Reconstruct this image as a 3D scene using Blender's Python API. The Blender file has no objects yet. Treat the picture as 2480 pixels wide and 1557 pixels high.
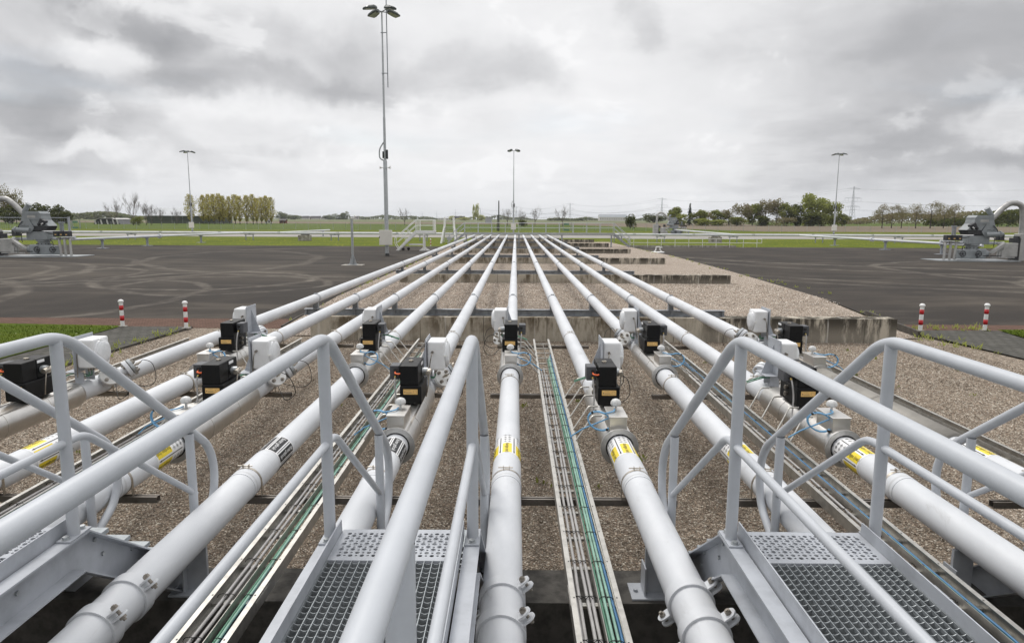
import bpy, bmesh, math, random
from mathutils import Vector, Matrix
R_ = math.radians
sc = bpy.context.scene
COL = sc.collection

# ------------------------------------------------------------------ camera
F_PX, IMG_W, IMG_H, EYE = 1653.0, 2480.0, 1557.0, 3.63
PITCH, YAW, ROLL = R_(8.532), R_(0.274), R_(0.25)
FWD = Vector((-math.sin(YAW) * math.cos(PITCH), math.cos(YAW) * math.cos(PITCH), -math.sin(PITCH)))
RT0 = FWD.cross(Vector((0, 0, 1))).normalized()
UP0 = RT0.cross(FWD)
RT = RT0 * math.cos(ROLL) + UP0 * math.sin(ROLL)
UP = UP0 * math.cos(ROLL) - RT0 * math.sin(ROLL)
cam = bpy.data.cameras.new('camera')
cam.sensor_width = 36.0
cam.lens = 36.0 * F_PX / IMG_W
cam.clip_start = 0.05
cam.clip_end = 30000
co = bpy.data.objects.new('camera', cam)
COL.objects.link(co)
co.matrix_world = Matrix(((RT.x, UP.x, -FWD.x, 0), (RT.y, UP.y, -FWD.y, 0), (RT.z, UP.z, -FWD.z, EYE), (0, 0, 0, 1)))
sc.camera = co


def look(px, py):
    return (FWD + RT * ((px - IMG_W / 2) / F_PX) - UP * ((py - IMG_H / 2) / F_PX))


# ------------------------------------------------------------------ node helper
class NT:
    def __init__(s, tree):
        s.t = tree
        tree.nodes.clear()

    def n(s, kind, ins=None, **props):
        nd = s.t.nodes.new('ShaderNode' + kind)
        for k, v in props.items():
            setattr(nd, k, v)
        for k, v in (ins or {}).items():
            if hasattr(v, 'is_output') or isinstance(v, bpy.types.NodeSocket):
                s.t.links.new(v, nd.inputs[k])
            else:
                nd.inputs[k].default_value = v
        return nd

    def math(s, op, a, b=0.0, c=None, clamp=False):
        ins = {0: a, 1: b}
        if c is not None:
            ins[2] = c
        return s.n('Math', ins, operation=op, use_clamp=clamp).outputs[0]

    def vec(s, op, a, b=(0, 0, 0)):
        nd = s.n('VectorMath', {0: a, 1: b}, operation=op)
        return nd.outputs['Value'] if op in ('LENGTH', 'DOT_PRODUCT', 'DISTANCE') else nd.outputs[0]

    def rng(s, v, a, b, c=0.0, d=1.0, smooth=True):
        return s.n('MapRange', {0: v, 1: a, 2: b, 3: c, 4: d}, interpolation_type='SMOOTHSTEP' if smooth else 'LINEAR', clamp=True).outputs[0]

    def mix(s, f, a, b, mode='MIX'):
        def cv(x):
            return (x[0], x[1], x[2], 1) if isinstance(x, (tuple, list)) and len(x) == 3 else x
        return s.n('MixRGB', {0: f, 1: cv(a), 2: cv(b)}, blend_type=mode).outputs[0]

    def noise(s, vec, scale, detail=4.0, rough=0.55, dist=0.0):
        return s.n('TexNoise', {'Vector': vec, 'Scale': scale, 'Detail': detail, 'Roughness': rough, 'Distortion': dist}).outputs['Fac']


# ------------------------------------------------------------------ world: overcast sky, sun
SUN_EL, SUN_AZ = 52.0, -25.0          # high, ahead of the camera and a little to the left
w = bpy.data.worlds.new('World')
sc.world = w
w.use_nodes = True
T = NT(w.node_tree)
d = T.n('TexCoord').outputs['Generated']
sx = T.n('SeparateXYZ', {0: d})
X_, Y_, Z_ = sx.outputs[0], sx.outputs[1], sx.outputs[2]
sky = T.n('TexSky', sky_type='NISHITA')
sky.sun_disc = False
sky.sun_elevation = R_(SUN_EL)
sky.sun_rotation = R_(SUN_AZ)
zc = T.math('ADD', T.math('MAXIMUM', Z_, 0.0), 0.13)
u_ = T.math('DIVIDE', X_, zc)
v_ = T.math('DIVIDE', Y_, zc)
cp = T.n('CombineXYZ', {0: u_, 1: v_, 2: 0.37}).outputs[0]
n1 = T.noise(cp, 0.55, 7, 0.5, 0.2)
n2 = T.noise(T.vec('ADD', cp, (7.3, 2.1, 4.0)), 1.7, 10, 0.55, 0.25)
wn = T.n('TexNoise', {'Vector': d, 'Scale': 4.2, 'Detail': 9.0, 'Roughness': 0.56}).outputs['Color']
wv = T.n('VectorMath', {0: T.vec('SUBTRACT', wn, (0.5, 0.5, 0.5)), 1: (0.27, 0.0, 0.19)}, operation='MULTIPLY').outputs[0]
dw = T.vec('ADD', d, wv)
nf = T.noise(T.n('VectorMath', {0: d, 1: (1.0, 1.0, 1.9)}, operation='MULTIPLY').outputs[0], 7.5, 10, 0.56, 0.3)
dark = None
CLOUDS = [(340, 80, 130, 50, .34), (592, 95, 380, 110, .27), (708, 185, 220, 40, .22), (900, 150, 120, 110, .14), (397, 216, 190, 46, .30), (136, 242, 150, 28, .24), (30, 98, 150, 110, .14),
          (70, 312, 120, 34, .24), (240, 338, 160, 58, .28), (70, 425, 190, 52, .22), (1115, 200, 190, 60, .26), (670, 318, 140, 38, .15), (555, 392, 130, 24, .12),
          (1545, 25, 55, 55, .20), (1275, 190, 60, 50, .10), (2140, 60, 420, 90, .08), (2215, 378, 150, 26, .10),
          (2440, 440, 90, 16, .16), (1900, 440, 420, 22, .10), (255, 165, 75, 62, -.34), (222, 407, 90, 20, -.34), (2388, 362, 85, 40, -.38), (520, 262, 130, 24, -.15)]
for px, py, rx, ry, a in CLOUDS:
    c = look(px, py).normalized()
    df = T.vec('SUBTRACT', dw, (c.x, 0, c.z))
    df = T.n('VectorMath', {0: df, 1: (F_PX / rx, 0.0, F_PX / ry)}, operation='MULTIPLY').outputs[0]
    m = T.math('MULTIPLY', T.rng(T.vec('LENGTH', df), 1.4, 0.3), a)
    dark = m if dark is None else T.math('ADD', dark, m)
for px, py, rx, ry, a in ((2520, 190, 620, 330, .42), (2500, 250, 330, 200, .16), (-80, 250, 420, 420, .17), (1240, -260, 1500, 260, .06)):   # broad smooth sheets
    c = look(px, py).normalized()
    df = T.vec('SUBTRACT', T.n('MixRGB', {0: 0.25, 1: d, 2: dw}).outputs[0], (c.x, 0, c.z))
    df = T.n('VectorMath', {0: df, 1: (F_PX / rx, 0.0, F_PX / ry)}, operation='MULTIPLY').outputs[0]
    dark = T.math('ADD', dark, T.math('MULTIPLY', T.rng(T.vec('LENGTH', df), 1.3, 0.1), a))
dark = T.math('MULTIPLY', dark, T.rng(Y_, 0.0, 0.3))
base = T.math('ADD', T.math('MULTIPLY', T.rng(n1, 0.46, 0.72), 0.12), T.math('MULTIPLY', T.rng(n2, 0.47, 0.64), 0.07))
fl = T.math('SUBTRACT', T.math('MULTIPLY', T.math('SUBTRACT', nf, 0.5), 0.44), T.math('MULTIPLY', T.rng(nf, 0.42, 0.34), 0.12))
tot = T.math('ADD', T.math('ADD', T.math('ADD', base, dark), fl), 0.10)
ramp = T.n('ValToRGB', {0: tot})
cr = ramp.color_ramp
cr.elements[0].position = 0.0
cr.elements[0].color = (9.0, 9.0, 9.1, 1)
cr.elements[1].position = 1.0
cr.elements[1].color = (2.95, 3.0, 3.18, 1)
e = cr.elements.new(0.28); e.color = (7.7, 7.72, 7.85, 1)
e = cr.elements.new(0.62); e.color = (4.7, 4.73, 4.9, 1)
hz = T.rng(Z_, 0.0, 0.09, 0.22, 0.0)
cl = T.mix(hz, ramp.outputs[0], (7.6, 7.8, 8.2))
zen = T.rng(Z_, 0.45, 0.85, 1.0, 1.75)                              # overcast: brighter overhead
cl = T.mix(1.0, cl, T.n('CombineXYZ', {0: zen, 1: zen, 2: zen}).outputs[0], 'MULTIPLY')
bk = T.rng(Y_, -0.35, 0.2, 0.85, 1.0)                               # sky dimmed behind the viewer, added to cut the fill light
cl = T.mix(1.0, cl, T.n('CombineXYZ', {0: bk, 1: bk, 2: bk}).outputs[0], 'MULTIPLY')
thin = T.math('MULTIPLY', T.rng(n1, 0.44, 0.30), 0.22)          # thin places where a little blue shows
colr = T.mix(thin, cl, sky.outputs[0])
bg = T.n('Background', {0: colr, 1: 0.1})
T.t.links.new(bg.outputs[0], T.n('OutputWorld').inputs[0])

sl = bpy.data.lights.new('sun', 'SUN')
sl.energy = 1.6
sl.angle = R_(16)
sl.color = (1.0, 0.965, 0.91)
so = bpy.data.objects.new('sun', sl)
COL.objects.link(so)
sv = Vector((math.sin(R_(SUN_AZ)) * math.cos(R_(SUN_EL)), math.cos(R_(SUN_AZ)) * math.cos(R_(SUN_EL)), math.sin(R_(SUN_EL))))
so.rotation_euler = sv.to_track_quat('Z', 'Y').to_euler()
so.location = (0, 0, 60)
vs = sc.view_settings
vs.view_transform = 'Standard'
vs.look = 'None'
vs.exposure = 0.08
vs.gamma = 1.0


# ------------------------------------------------------------------ mesh builder
class MB:
    def __init__(s):
        s.v, s.f, s.sm = [], [], []

    def add(s, vs_, fs_, smooth=False, M=None):
        o = len(s.v)
        s.v += [tuple(M @ Vector(p)) for p in vs_] if M is not None else [tuple(p) for p in vs_]
        s.f += [tuple(i + o for i in q) for q in fs_]
        s.sm += [smooth] * len(fs_)
        return s

    def box(s, c, sz, M=None):
        x, y, z = sz[0] / 2, sz[1] / 2, sz[2] / 2
        vv = [(c[0] + a * x, c[1] + b * y, c[2] + g * z) for a in (-1, 1) for b in (-1, 1) for g in (-1, 1)]
        return s.add(vv, [(0, 1, 3, 2), (4, 6, 7, 5), (0, 4, 5, 1), (2, 3, 7, 6), (0, 2, 6, 4), (1, 5, 7, 3)], False, M)

    def bb(s, x0, x1, y0, y1, z0, z1, M=None):
        return s.box(((x0 + x1) / 2, (y0 + y1) / 2, (z0 + z1) / 2), (x1 - x0, y1 - y0, z1 - z0), M)

    def rbox(s, c, sz, r=0.012, seg=2, M=None):
        bm = bmesh.new()
        bmesh.ops.create_cube(bm, size=1.0)
        for v in bm.verts:
            v.co = Vector((c[0] + v.co.x * sz[0], c[1] + v.co.y * sz[1], c[2] + v.co.z * sz[2]))
        bmesh.ops.bevel(bm, geom=bm.edges[:], offset=r, segments=seg, affect='EDGES', profile=0.5)
        s.add([v.co[:] for v in bm.verts], [[v.index for v in f.verts] for f in bm.faces], False, M)
        bm.free()
        return s

    def cyl(s, a, b, r, r2=None, n=16, caps=True, smooth=True):
        a, b = Vector(a), Vector(b)
        r2 = r if r2 is None else r2
        ax = (b - a).normalized()
        t = Vector((0, 0, 1)) if abs(ax.z) < 0.9 else Vector((1, 0, 0))
        p = ax.cross(t).normalized()
        q = ax.cross(p)
        ra, rb = [], []
        for i in range(n):
            th = 2 * math.pi * i / n
            dr = p * math.cos(th) + q * math.sin(th)
            ra.append(a + dr * r)
            rb.append(b + dr * r2)
        s.add(ra + rb, [(i, i + n, (i + 1) % n + n, (i + 1) % n) for i in range(n)], smooth)
        if caps:
            if r > 1e-5:
                s.add(ra, [tuple(range(n))])
            if r2 > 1e-5:
                s.add(rb, [tuple(reversed(range(n)))])
        return s

    def tube(s, pts, r, n=10, caps=True, closed=False):
        P = [Vector(p) for p in pts]
        m = len(P)
        rr = r if isinstance(r, (list, tuple)) else [r] * m
        tang = []
        for i in range(m):
            if closed:
                t = P[(i + 1) % m] - P[i - 1]
            else:
                t = (P[min(i + 1, m - 1)] - P[max(i - 1, 0)])
            tang.append(t.normalized())
        t0 = tang[0]
        h = Vector((0, 0, 1)) if abs(t0.z) < 0.9 else Vector((1, 0, 0))
        nr = (h - t0 * h.dot(t0)).normalized()
        rings = []
        for i in range(m):
            nr = (nr - tang[i] * nr.dot(tang[i])).normalized()
            bn = tang[i].cross(nr)
            rings += [P[i] + (nr * math.cos(2 * math.pi * k / n) + bn * math.sin(2 * math.pi * k / n)) * rr[i] for k in range(n)]
        fs = []
        for i in range(m if closed else m - 1):
            j = (i + 1) % m
            fs += [(i * n + k, i * n + (k + 1) % n, j * n + (k + 1) % n, j * n + k) for k in range(n)]
        s.add(rings, fs, True)
        if caps and not closed:
            s.add(rings[:n], [tuple(reversed(range(n)))])
            s.add(rings[-n:], [tuple(range(n))])
        return s

    def lathe(s, prof, n=20, M=None, smooth=True):
        vv, ff = [], []
        for (r, z) in prof:
            vv += [(r * math.cos(2 * math.pi * k / n), r * math.sin(2 * math.pi * k / n), z) for k in range(n)]
        for i in range(len(prof) - 1):
            ff += [(i * n + k, i * n + (k + 1) % n, (i + 1) * n + (k + 1) % n, (i + 1) * n + k) for k in range(n)]
        return s.add(vv, ff, smooth, M)

    def prism(s, poly, a, b, axis=1):
        """poly: list of 2D points, extruded along axis from a to b (axis 0: poly is (y,z); 1: (x,z); 2: (x,y))"""
        def mk(p, t):
            return (t, p[0], p[1]) if axis == 0 else ((p[0], t, p[1]) if axis == 1 else (p[0], p[1], t))
        n = len(poly)
        vv = [mk(p, a) for p in poly] + [mk(p, b) for p in poly]
        ff = [(i, (i + 1) % n, (i + 1) % n + n, i + n) for i in range(n)] + [tuple(reversed(range(n))), tuple(range(n, 2 * n))]
        return s.add(vv, ff)

    def build(s, name, mat, parent=None, loc=None):
        me = bpy.data.meshes.new(name)
        me.from_pydata(s.v, [], s.f)
        me.polygons.foreach_set('use_smooth', s.sm)
        me.update()
        if mat is not None:
            me.materials.append(mat)
        o = bpy.data.objects.new(name, me)
        COL.objects.link(o)
        if parent is not None:
            o.parent = parent
        if loc is not None:
            o.location = loc
        return o


def fillet(pts, rad, seg=6):
    P = [Vector(p) for p in pts]
    out = [P[0]]
    for i in range(1, len(P) - 1):
        a, b = P[i - 1] - P[i], P[i + 1] - P[i]
        k = min(rad, a.length * 0.49, b.length * 0.49)
        p0, p1 = P[i] + a.normalized() * k, P[i] + b.normalized() * k
        for j in range(seg + 1):
            t = j / seg
            out.append(p0 * (1 - t) ** 2 + P[i] * 2 * t * (1 - t) + p1 * t * t)
    out.append(P[-1])
    return out


def arc(c, r, a0, a1, n, fx, fy):
    c, fx, fy = Vector(c), Vector(fx), Vector(fy)
    return [c + (fx * math.cos(R_(a0 + (a1 - a0) * i / n)) + fy * math.sin(R_(a0 + (a1 - a0) * i / n))) * r for i in range(n + 1)]


def tag(o, label=None, cat=None, group=None, kind=None):
    if label: o['label'] = label
    if cat: o['category'] = cat
    if group: o['group'] = group
    if kind: o['kind'] = kind
    return o


def thing(name, label, cat, loc=(0, 0, 0), group=None, rz=0.0):
    o = bpy.data.objects.new(name, None)
    o.empty_display_size = 0.2
    COL.objects.link(o)
    o.location = loc
    o.rotation_euler = (0, 0, rz)
    return tag(o, label, cat, group)


KIDS = {}


def children(o):
    if o.name not in KIDS:
        KIDS[o.name] = list(o.children)
    return KIDS[o.name]


def dup(o, parent=None, loc=None, label=None, rz=None, scale=None):
    c = o.copy()
    COL.objects.link(c)
    c.parent = parent
    if loc is not None: c.location = loc
    if rz is not None: c.rotation_euler = (0, 0, rz)
    if scale is not None: c.scale = scale
    if label: c['label'] = label
    for k in children(o):
        dup(k, c)
    return c


TXT = {}


def text_geo(body, size):
    if (body, size) not in TXT:
        cu = bpy.data.curves.new('lettering', 'FONT')
        cu.body = body
        cu.size = size
        cu.align_x = 'CENTER'
        cu.align_y = 'CENTER'
        o = bpy.data.objects.new('lettering', cu)
        COL.objects.link(o)
        me = bpy.data.meshes.new_from_object(o.evaluated_get(bpy.context.evaluated_depsgraph_get()))
        TXT[(body, size)] = ([v.co[:] for v in me.vertices], [tuple(p.vertices) for p in me.polygons])
        bpy.data.objects.remove(o)
        bpy.data.curves.remove(cu)
        bpy.data.meshes.remove(me)
    return TXT[(body, size)]


def frame(o, x, y):
    x, y = Vector(x).normalized(), Vector(y).normalized()
    z = x.cross(y)
    o = Vector(o)
    return Matrix(((x.x, y.x, z.x, o.x), (x.y, y.y, z.y, o.y), (x.z, y.z, z.z, o.z), (0, 0, 0, 1)))


# ------------------------------------------------------------------ materials
def mat(name, col, rough=0.5, metal=0.0, var=0.0, vscale=8.0, bump=0.0, bscale=60.0, spec=0.5, col2=None):
    m = bpy.data.materials.new(name)
    m.use_nodes = True
    t = NT(m.node_tree)
    p = t.n('BsdfPrincipled', {'Roughness': rough, 'Metallic': metal, 'Specular IOR Level': spec})
    pos = t.n('TexCoord').outputs['Object']
    c3 = (col[0], col[1], col[2])
    if var > 0 or col2:
        c2 = col2 or tuple(max(0, c * (1 - var)) for c in c3)
        nz = t.noise(pos, vscale, 6, 0.62)
        c = t.mix(t.rng(nz, 0.35, 0.68), c3, c2)
        t.t.links.new(c, p.inputs['Base Color'])
        t.t.links.new(t.math('ADD', t.math('MULTIPLY', nz, 0.2), rough - 0.1), p.inputs['Roughness'])
    else:
        p.inputs['Base Color'].default_value = (*c3, 1)
    if bump > 0:
        b = t.n('Bump', {'Strength': bump, 'Distance': 0.004, 'Height': t.noise(pos, bscale, 4, 0.6)})
        t.t.links.new(b.outputs[0], p.inputs['Normal'])
    t.t.links.new(p.outputs[0], t.n('OutputMaterial').inputs[0])
    return m


def ground_mat(name, build, rough=0.9, spec=0.05):
    m = bpy.data.materials.new(name)
    m.use_nodes = True
    t = NT(m.node_tree)
    p = t.n('BsdfPrincipled', {'Roughness': rough, 'Specular IOR Level': spec})
    pos = t.n('NewGeometry').outputs['Position']
    col, hgt, dist, stren = build(t, pos)
    t.t.links.new(col, p.inputs['Base Color'])
    if hgt is not None:
        b = t.n('Bump', {'Strength': stren, 'Distance': dist, 'Height': hgt})
        t.t.links.new(b.outputs[0], p.inputs['Normal'])
    t.t.links.new(p.outputs[0], t.n('OutputMaterial').inputs[0])
    return m


def gravel_nodes(tint):
    def b(t, pos):
        wob = t.vec('ADD', pos, t.n('VectorMath', {0: t.n('TexNoise', {'Vector': pos, 'Scale': 55.0, 'Detail': 2.0}).outputs['Color'], 1: (0.012, 0.012, 0.012)}, operation='MULTIPLY').outputs[0])
        v = t.n('TexVoronoi', {'Vector': wob, 'Scale': 40.0, 'Randomness': 1.0}, feature='F1')
        rnd = t.n('SeparateColor', {0: v.outputs['Color']})
        stops = [(0.0, (.075, .06, .048)), (.2, (.15, .118, .09)), (.4, (.22, .178, .14)), (.6, (.33, .28, .23)), (.76, (.25, .18, .135)), (.88, (.50, .455, .40)), (1.0, (.60, .56, .50))]
        r = t.n('ValToRGB', {0: rnd.outputs[0]})
        cr_ = r.color_ramp
        cr_.elements[0].color = (*stops[0][1], 1)
        cr_.elements[1].color = (*stops[-1][1], 1)
        for q, c in stops[1:-1]:
            cr_.elements.new(q).color = (*c, 1)
        edge = t.rng(v.outputs['Distance'], 0.25, 0.62)
        c = t.mix(t.math('MULTIPLY', edge, 0.72), r.outputs[0], (.035, .028, .022))
        big = t.noise(pos, 0.55, 5, 0.6)
        c = t.mix(0.18, c, t.mix(t.rng(big, .35, .7), (.26, .225, .19), (.36, .31, .265)))
        md = t.rng(t.noise(pos, 7.0, 5, .8), .32, .70, .66, 1.30)
        c = t.mix(1.0, c, t.n('CombineXYZ', {0: md, 1: md, 2: md}).outputs[0], 'MULTIPLY')
        c = t.mix(1.0, c, tint, 'MULTIPLY')
        moss = t.math('MULTIPLY', t.rng(t.noise(pos, 1.4, 6, 0.7), .66, .78), .45)
        c = t.mix(moss, c, (.07, .075, .03))
        return c, t.math('SUBTRACT', 1.0, v.outputs['Distance']), 0.016, 1.0
    return b


def asphalt_nodes(t, pos):
    fine = t.noise(pos, 90, 3, 0.7)
    big = t.noise(pos, 0.16, 7, 0.62, 0.4)
    mid = t.noise(t.n('VectorMath', {0: pos, 1: (0.25, 1.0, 1.0)}, operation='MULTIPLY').outputs[0], 0.5, 7, 0.65, 0.5)
    c = t.mix(t.rng(fine, .3, .7), (.034, .0305, .028), (.058, .052, .047))
    c = t.mix(t.math('MULTIPLY', t.rng(big, .42, .66), .5), c, (.080, .069, .058))
    c = t.mix(t.math('MULTIPLY', t.rng(mid, .50, .70), .55), c, (.120, .104, .086))
    # dusty tyre tracks: arcs left by turning vehicles
    pw = t.vec('ADD', pos, t.n('VectorMath', {0: t.vec('SUBTRACT', t.n('TexNoise', {'Vector': pos, 'Scale': 0.12, 'Detail': 3.0}).outputs['Color'], (.5, .5, .5)), 1: (3.0, 3.0, 0)}, operation='MULTIPLY').outputs[0])
    dn = t.math('ADD', t.rng(t.noise(pos, 0.8, 6, 0.75), .36, .66), .15)
    tot_ = None
    for cx, cy, r, wd, a in [(-42, 37, 16, .35, .45), (-42, 37, 13.8, .3, .35), (-44, 44, 17, .3, .3), (-30, 40, 7, .25, .4), (-17, 37.5, 5.5, .3, .5), (-15, 35, 5.0, .25, .4), (-21, 30, 7, .3, .35),
                             (-40, 52, 24, .5, .3), (40, 30, 14, .4, .5), (40, 30, 11.8, .4, .4), (34, 60, 26, .4, .4), (34, 60, 28.5, .4, .3), (58, 22, 24, .5, .5), (58, 22, 28, .5, .45), (27, 30, 4, .2, .3),
                             (44, 80, 34, .5, .5), (48, 78, 40, .5, .4), (38, 46, 12, .4, .4), (-9, 62, 22, .4, .35), (-36, 24, 15, .4, .35), (-36, 24, 12.5, .3, .3)]:
        dd = t.vec('DISTANCE', pw, (cx, cy, 0.25))
        mk = t.math('MULTIPLY', t.rng(t.math('ABSOLUTE', t.math('SUBTRACT', dd, r)), wd * 1.4, wd * 0.45), a * 1.15)
        tot_ = mk if tot_ is None else t.math('MAXIMUM', tot_, mk)
    for cx, cy, rx, ry, a in ((44, 34, 22, 9, .75), (52, 52, 26, 7, .5), (-30, 45, 26, 12, .35)):
        dv = t.n('VectorMath', {0: t.vec('SUBTRACT', pw, (cx, cy, .25)), 1: (1 / rx, 1 / ry, 0)}, operation='MULTIPLY').outputs[0]
        sm = t.math('MULTIPLY', t.rng(t.vec('LENGTH', dv), 1.2, .3), t.rng(t.noise(t.n('Mapping', {'Vector': pw, 'Rotation': (0, 0, R_(14)), 'Scale': (.10, .75, 1)}).outputs[0], 1.0, 7, .68, .5), .40, .62))
        c = t.mix(t.math('MULTIPLY', sm, a), c, (.150, .131, .108))
    c = t.mix(t.math('MULTIPLY', tot_, dn), c, (.205, .182, .155))
    return c, fine, 0.01, 0.5


def grass_nodes(c0, c1, c2, flowers=0.0, fl=(.75, .65, .05), sc_=1.0, dens=3.0):
    def b(t, pos):
        a = t.noise(pos, 0.35 * sc_, 6, 0.7)
        f = t.noise(pos, 22 * sc_, 5, 0.75)
        c = t.mix(t.rng(a, .35, .66), c0, c1)
        c = t.mix(t.rng(f, .40, .70), c, c2)
        if flowers > 0:
            v = t.n('TexVoronoi', {'Vector': pos, 'Scale': dens}, feature='F1')
            fm = t.math('MULTIPLY', t.rng(v.outputs['Distance'], flowers * 1.3, flowers * .7), t.rng(t.noise(pos, .25, 3), .42, .6))
            c = t.mix(fm, c, fl)
        return c, f, 0.05, 0.8
    return b


def plain_nodes(c0, c1, s1=0.2, s2=3.0, stretch=(1, 1, 1)):
    def b(t, pos):
        q = t.n('VectorMath', {0: pos, 1: stretch}, operation='MULTIPLY').outputs[0]
        a = t.noise(q, s1, 6, 0.65)
        f = t.noise(q, s2, 4, 0.7)
        c = t.mix(t.rng(a, .35, .66), c0, c1)
        c = t.mix(t.math('MULTIPLY', t.rng(f, .35, .7), .4), c, tuple(x * .6 for x in c0))
        return c, None, 0, 0
    return b


def brick_nodes(t, pos, c1, c2, mortar, bw, bh, rot=0.0):
    q = t.n('Mapping', {'Vector': pos, 'Rotation': (0, 0, rot)}).outputs[0]
    br = t.n('TexBrick', {'Vector': q, 'Color1': (*c1, 1), 'Color2': (*c2, 1), 'Mortar': (*mortar, 1), 'Scale': 1.0, 'Mortar Size': 0.012, 'Brick Width': bw, 'Row Height': bh})
    nz = t.noise(pos, 3.0, 6, 0.7)
    c = t.mix(t.math('MULTIPLY', t.rng(nz, .4, .7), .5), br.outputs['Color'], tuple(x * .55 for x in c1))
    return c, t.math('SUBTRACT', 1.0, br.outputs['Fac']), 0.01, 0.5


def concrete_nodes(base_, stain, moss_):
    def b(t, pos):
        q = t.n('VectorMath', {0: pos, 1: (1.0, 1.0, 0.22)}, operation='MULTIPLY').outputs[0]
        st = t.noise(q, 2.4, 8, 0.72)
        pt = t.noise(pos, 0.55, 5, 0.6)
        fine = t.noise(pos, 55, 4, 0.7)
        c = t.mix(t.rng(fine, .3, .7), base_, tuple(x * .78 for x in base_))
        sep = t.n('SeparateXYZ', {0: pos})
        topm = t.rng(sep.outputs[2], 0.15, 0.68)
        k = t.math('MULTIPLY', t.rng(st, .42, .56), t.rng(pt, .38, .54))
        east = t.rng(sep.outputs[0], 4.6, 6.2)                     # the free ends to the east carry lichen
        k = t.math('MAXIMUM', k, t.math('MULTIPLY', east, t.rng(st, .38, .53)))
        k = t.math('MULTIPLY', k, t.math('ADD', t.math('MULTIPLY', topm, .4), .6))
        c = t.mix(t.math('MULTIPLY', k, .92), c, t.mix(east, stain, (.032, .028, .023)))
        wl = t.n('VectorMath', {0: pos, 1: (1.0, 0.2, 0.06)}, operation='MULTIPLY').outputs[0]
        wh = t.rng(t.noise(wl, 5.0, 4, 0.6), .62, .70)
        c = t.mix(t.math('MULTIPLY', wh, .55), c, (.6, .58, .54))
        jx = t.math('ABSOLUTE', t.math('SUBTRACT', t.math('FRACT', t.math('DIVIDE', sep.outputs[0], 1.9)), .5))
        c = t.mix(t.rng(jx, .006, .003), c, (.09, .08, .065))
        return c, fine, 0.006, 0.6
    return b


M = {}
def pipe_nodes(t, pos):
    q = t.n('VectorMath', {0: pos, 1: (1.0, .45, 1.0)}, operation='MULTIPLY').outputs[0]
    a = t.noise(q, 1.7, 7, .65)
    f = t.noise(pos, 26, 5, .7)
    c = t.mix(t.rng(a, .38, .66), (.605, .618, .638), (.53, .545, .568))
    st = t.math('MULTIPLY', t.rng(t.noise(q, 4.5, 8, .72, .6), .57, .74), .42)
    c = t.mix(st, c, (.34, .335, .32))
    sp = t.math('MULTIPLY', t.rng(f, .68, .78), .35)
    c = t.mix(sp, c, (.36, .34, .31))
    y = t.n('SeparateXYZ', {0: pos}).outputs[1]
    seam = t.math('ABSOLUTE', t.math('SUBTRACT', t.math('FRACT', t.math('DIVIDE', y, 11.8)), .5))
    c = t.mix(t.math('MULTIPLY', t.rng(seam, .0016, .0006), .5), c, (.40, .40, .40))
    return c, a, .003, .3


M['pipe'] = ground_mat('painted pipe', pipe_nodes, .5, .32)

M['rail'] = mat('pale grey tube paint', (.47, .49, .52), .42, var=.08, vscale=5, bump=.10, bscale=120)
M['stair'] = mat('pale grey steel paint', (.42, .44, .475), .45, var=.22, vscale=4, bump=.12, bscale=90)
M['galv'] = mat('galvanised steel', (.46, .48, .49), .42, metal=.65, var=.35, vscale=14)
M['galvd'] = mat('grey galvanised beam', (.33, .35, .38), .5, metal=.2, var=.35, vscale=7)
M['grate'] = mat('galvanised grating', (.33, .355, .37), .45, metal=.4, var=.25, vscale=20)
M['tray'] = mat('tray metal', (.52, .505, .47), .42, metal=.8, var=.3, vscale=9)
M['steel'] = mat('brushed stainless jacket', (.74, .72, .69), .36, metal=1.0, var=.14, vscale=3.2, bump=.05, bscale=40)
M['ring'] = mat('dull steel ring', (.62, .615, .60), .42, metal=.85, var=.2, vscale=8)
M['strap'] = mat('steel strap', (.55, .50, .43), .35, metal=.9, var=.35, vscale=12)
M['bolt'] = mat('bolt steel', (.33, .30, .26), .4, metal=.9, var=.4, vscale=50)
M['bar'] = mat('dark steel channel', (.24, .215, .19), .42, metal=.7, var=.4, vscale=5)
M['black'] = mat('black housing plastic', (.0030, .0030, .0034), .5, var=.3, vscale=14, spec=.28)
M['blackdark'] = mat('black rubber', (.012, .012, .012), .6)
M['darkgrey'] = mat('dark grey enclosure', (.07, .072, .08), .5, var=.2, vscale=30)
M['white'] = mat('white gauge housing', (.74, .745, .75), .4, var=.07, vscale=9)
M['whitec'] = mat('white enamel', (.80, .80, .78), .35, var=.10, vscale=5)
M['dial'] = mat('dial cover', (.70, .71, .72), .22, var=.10, vscale=14)
M['dome'] = mat('grey dome cap', (.62, .62, .61), .45, var=.25, vscale=40)
M['orange'] = mat('orange cable', (.80, .13, .02), .45)
M['amber'] = mat('amber sticker', (.80, .50, .17), .5, var=.12, vscale=60)
M['yellow'] = mat('yellow label film', (.82, .64, .03), .4, var=.08, vscale=25)
M['labelwhite'] = mat('white label film', (.80, .80, .80), .4, var=.05, vscale=25)
M['ink'] = mat('black print', (.012, .012, .014), .5)
M['inkgrey'] = mat('grey print', (.20, .17, .10), .5)
M['green'] = mat('green cable', (.085, .235, .15), .45, var=.25, vscale=8)
M['green2'] = mat('pale green cable', (.23, .40, .32), .45, var=.25, vscale=8)
M['blue'] = mat('blue cable', (.06, .19, .36), .45, var=.2, vscale=8)
M['lblue'] = mat('light blue cable', (.15, .36, .58), .45, var=.2, vscale=12)
M['greyc'] = mat('grey cable', (.36, .35, .34), .5, var=.2, vscale=6)
M['whitecable'] = mat('white cable', (.66, .64, .56), .5)
M['brass'] = mat('brass gland', (.50, .38, .12), .35, metal=.8)
M['red'] = mat('red band', (.48, .012, .018), .35, var=.12, vscale=14)
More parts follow.
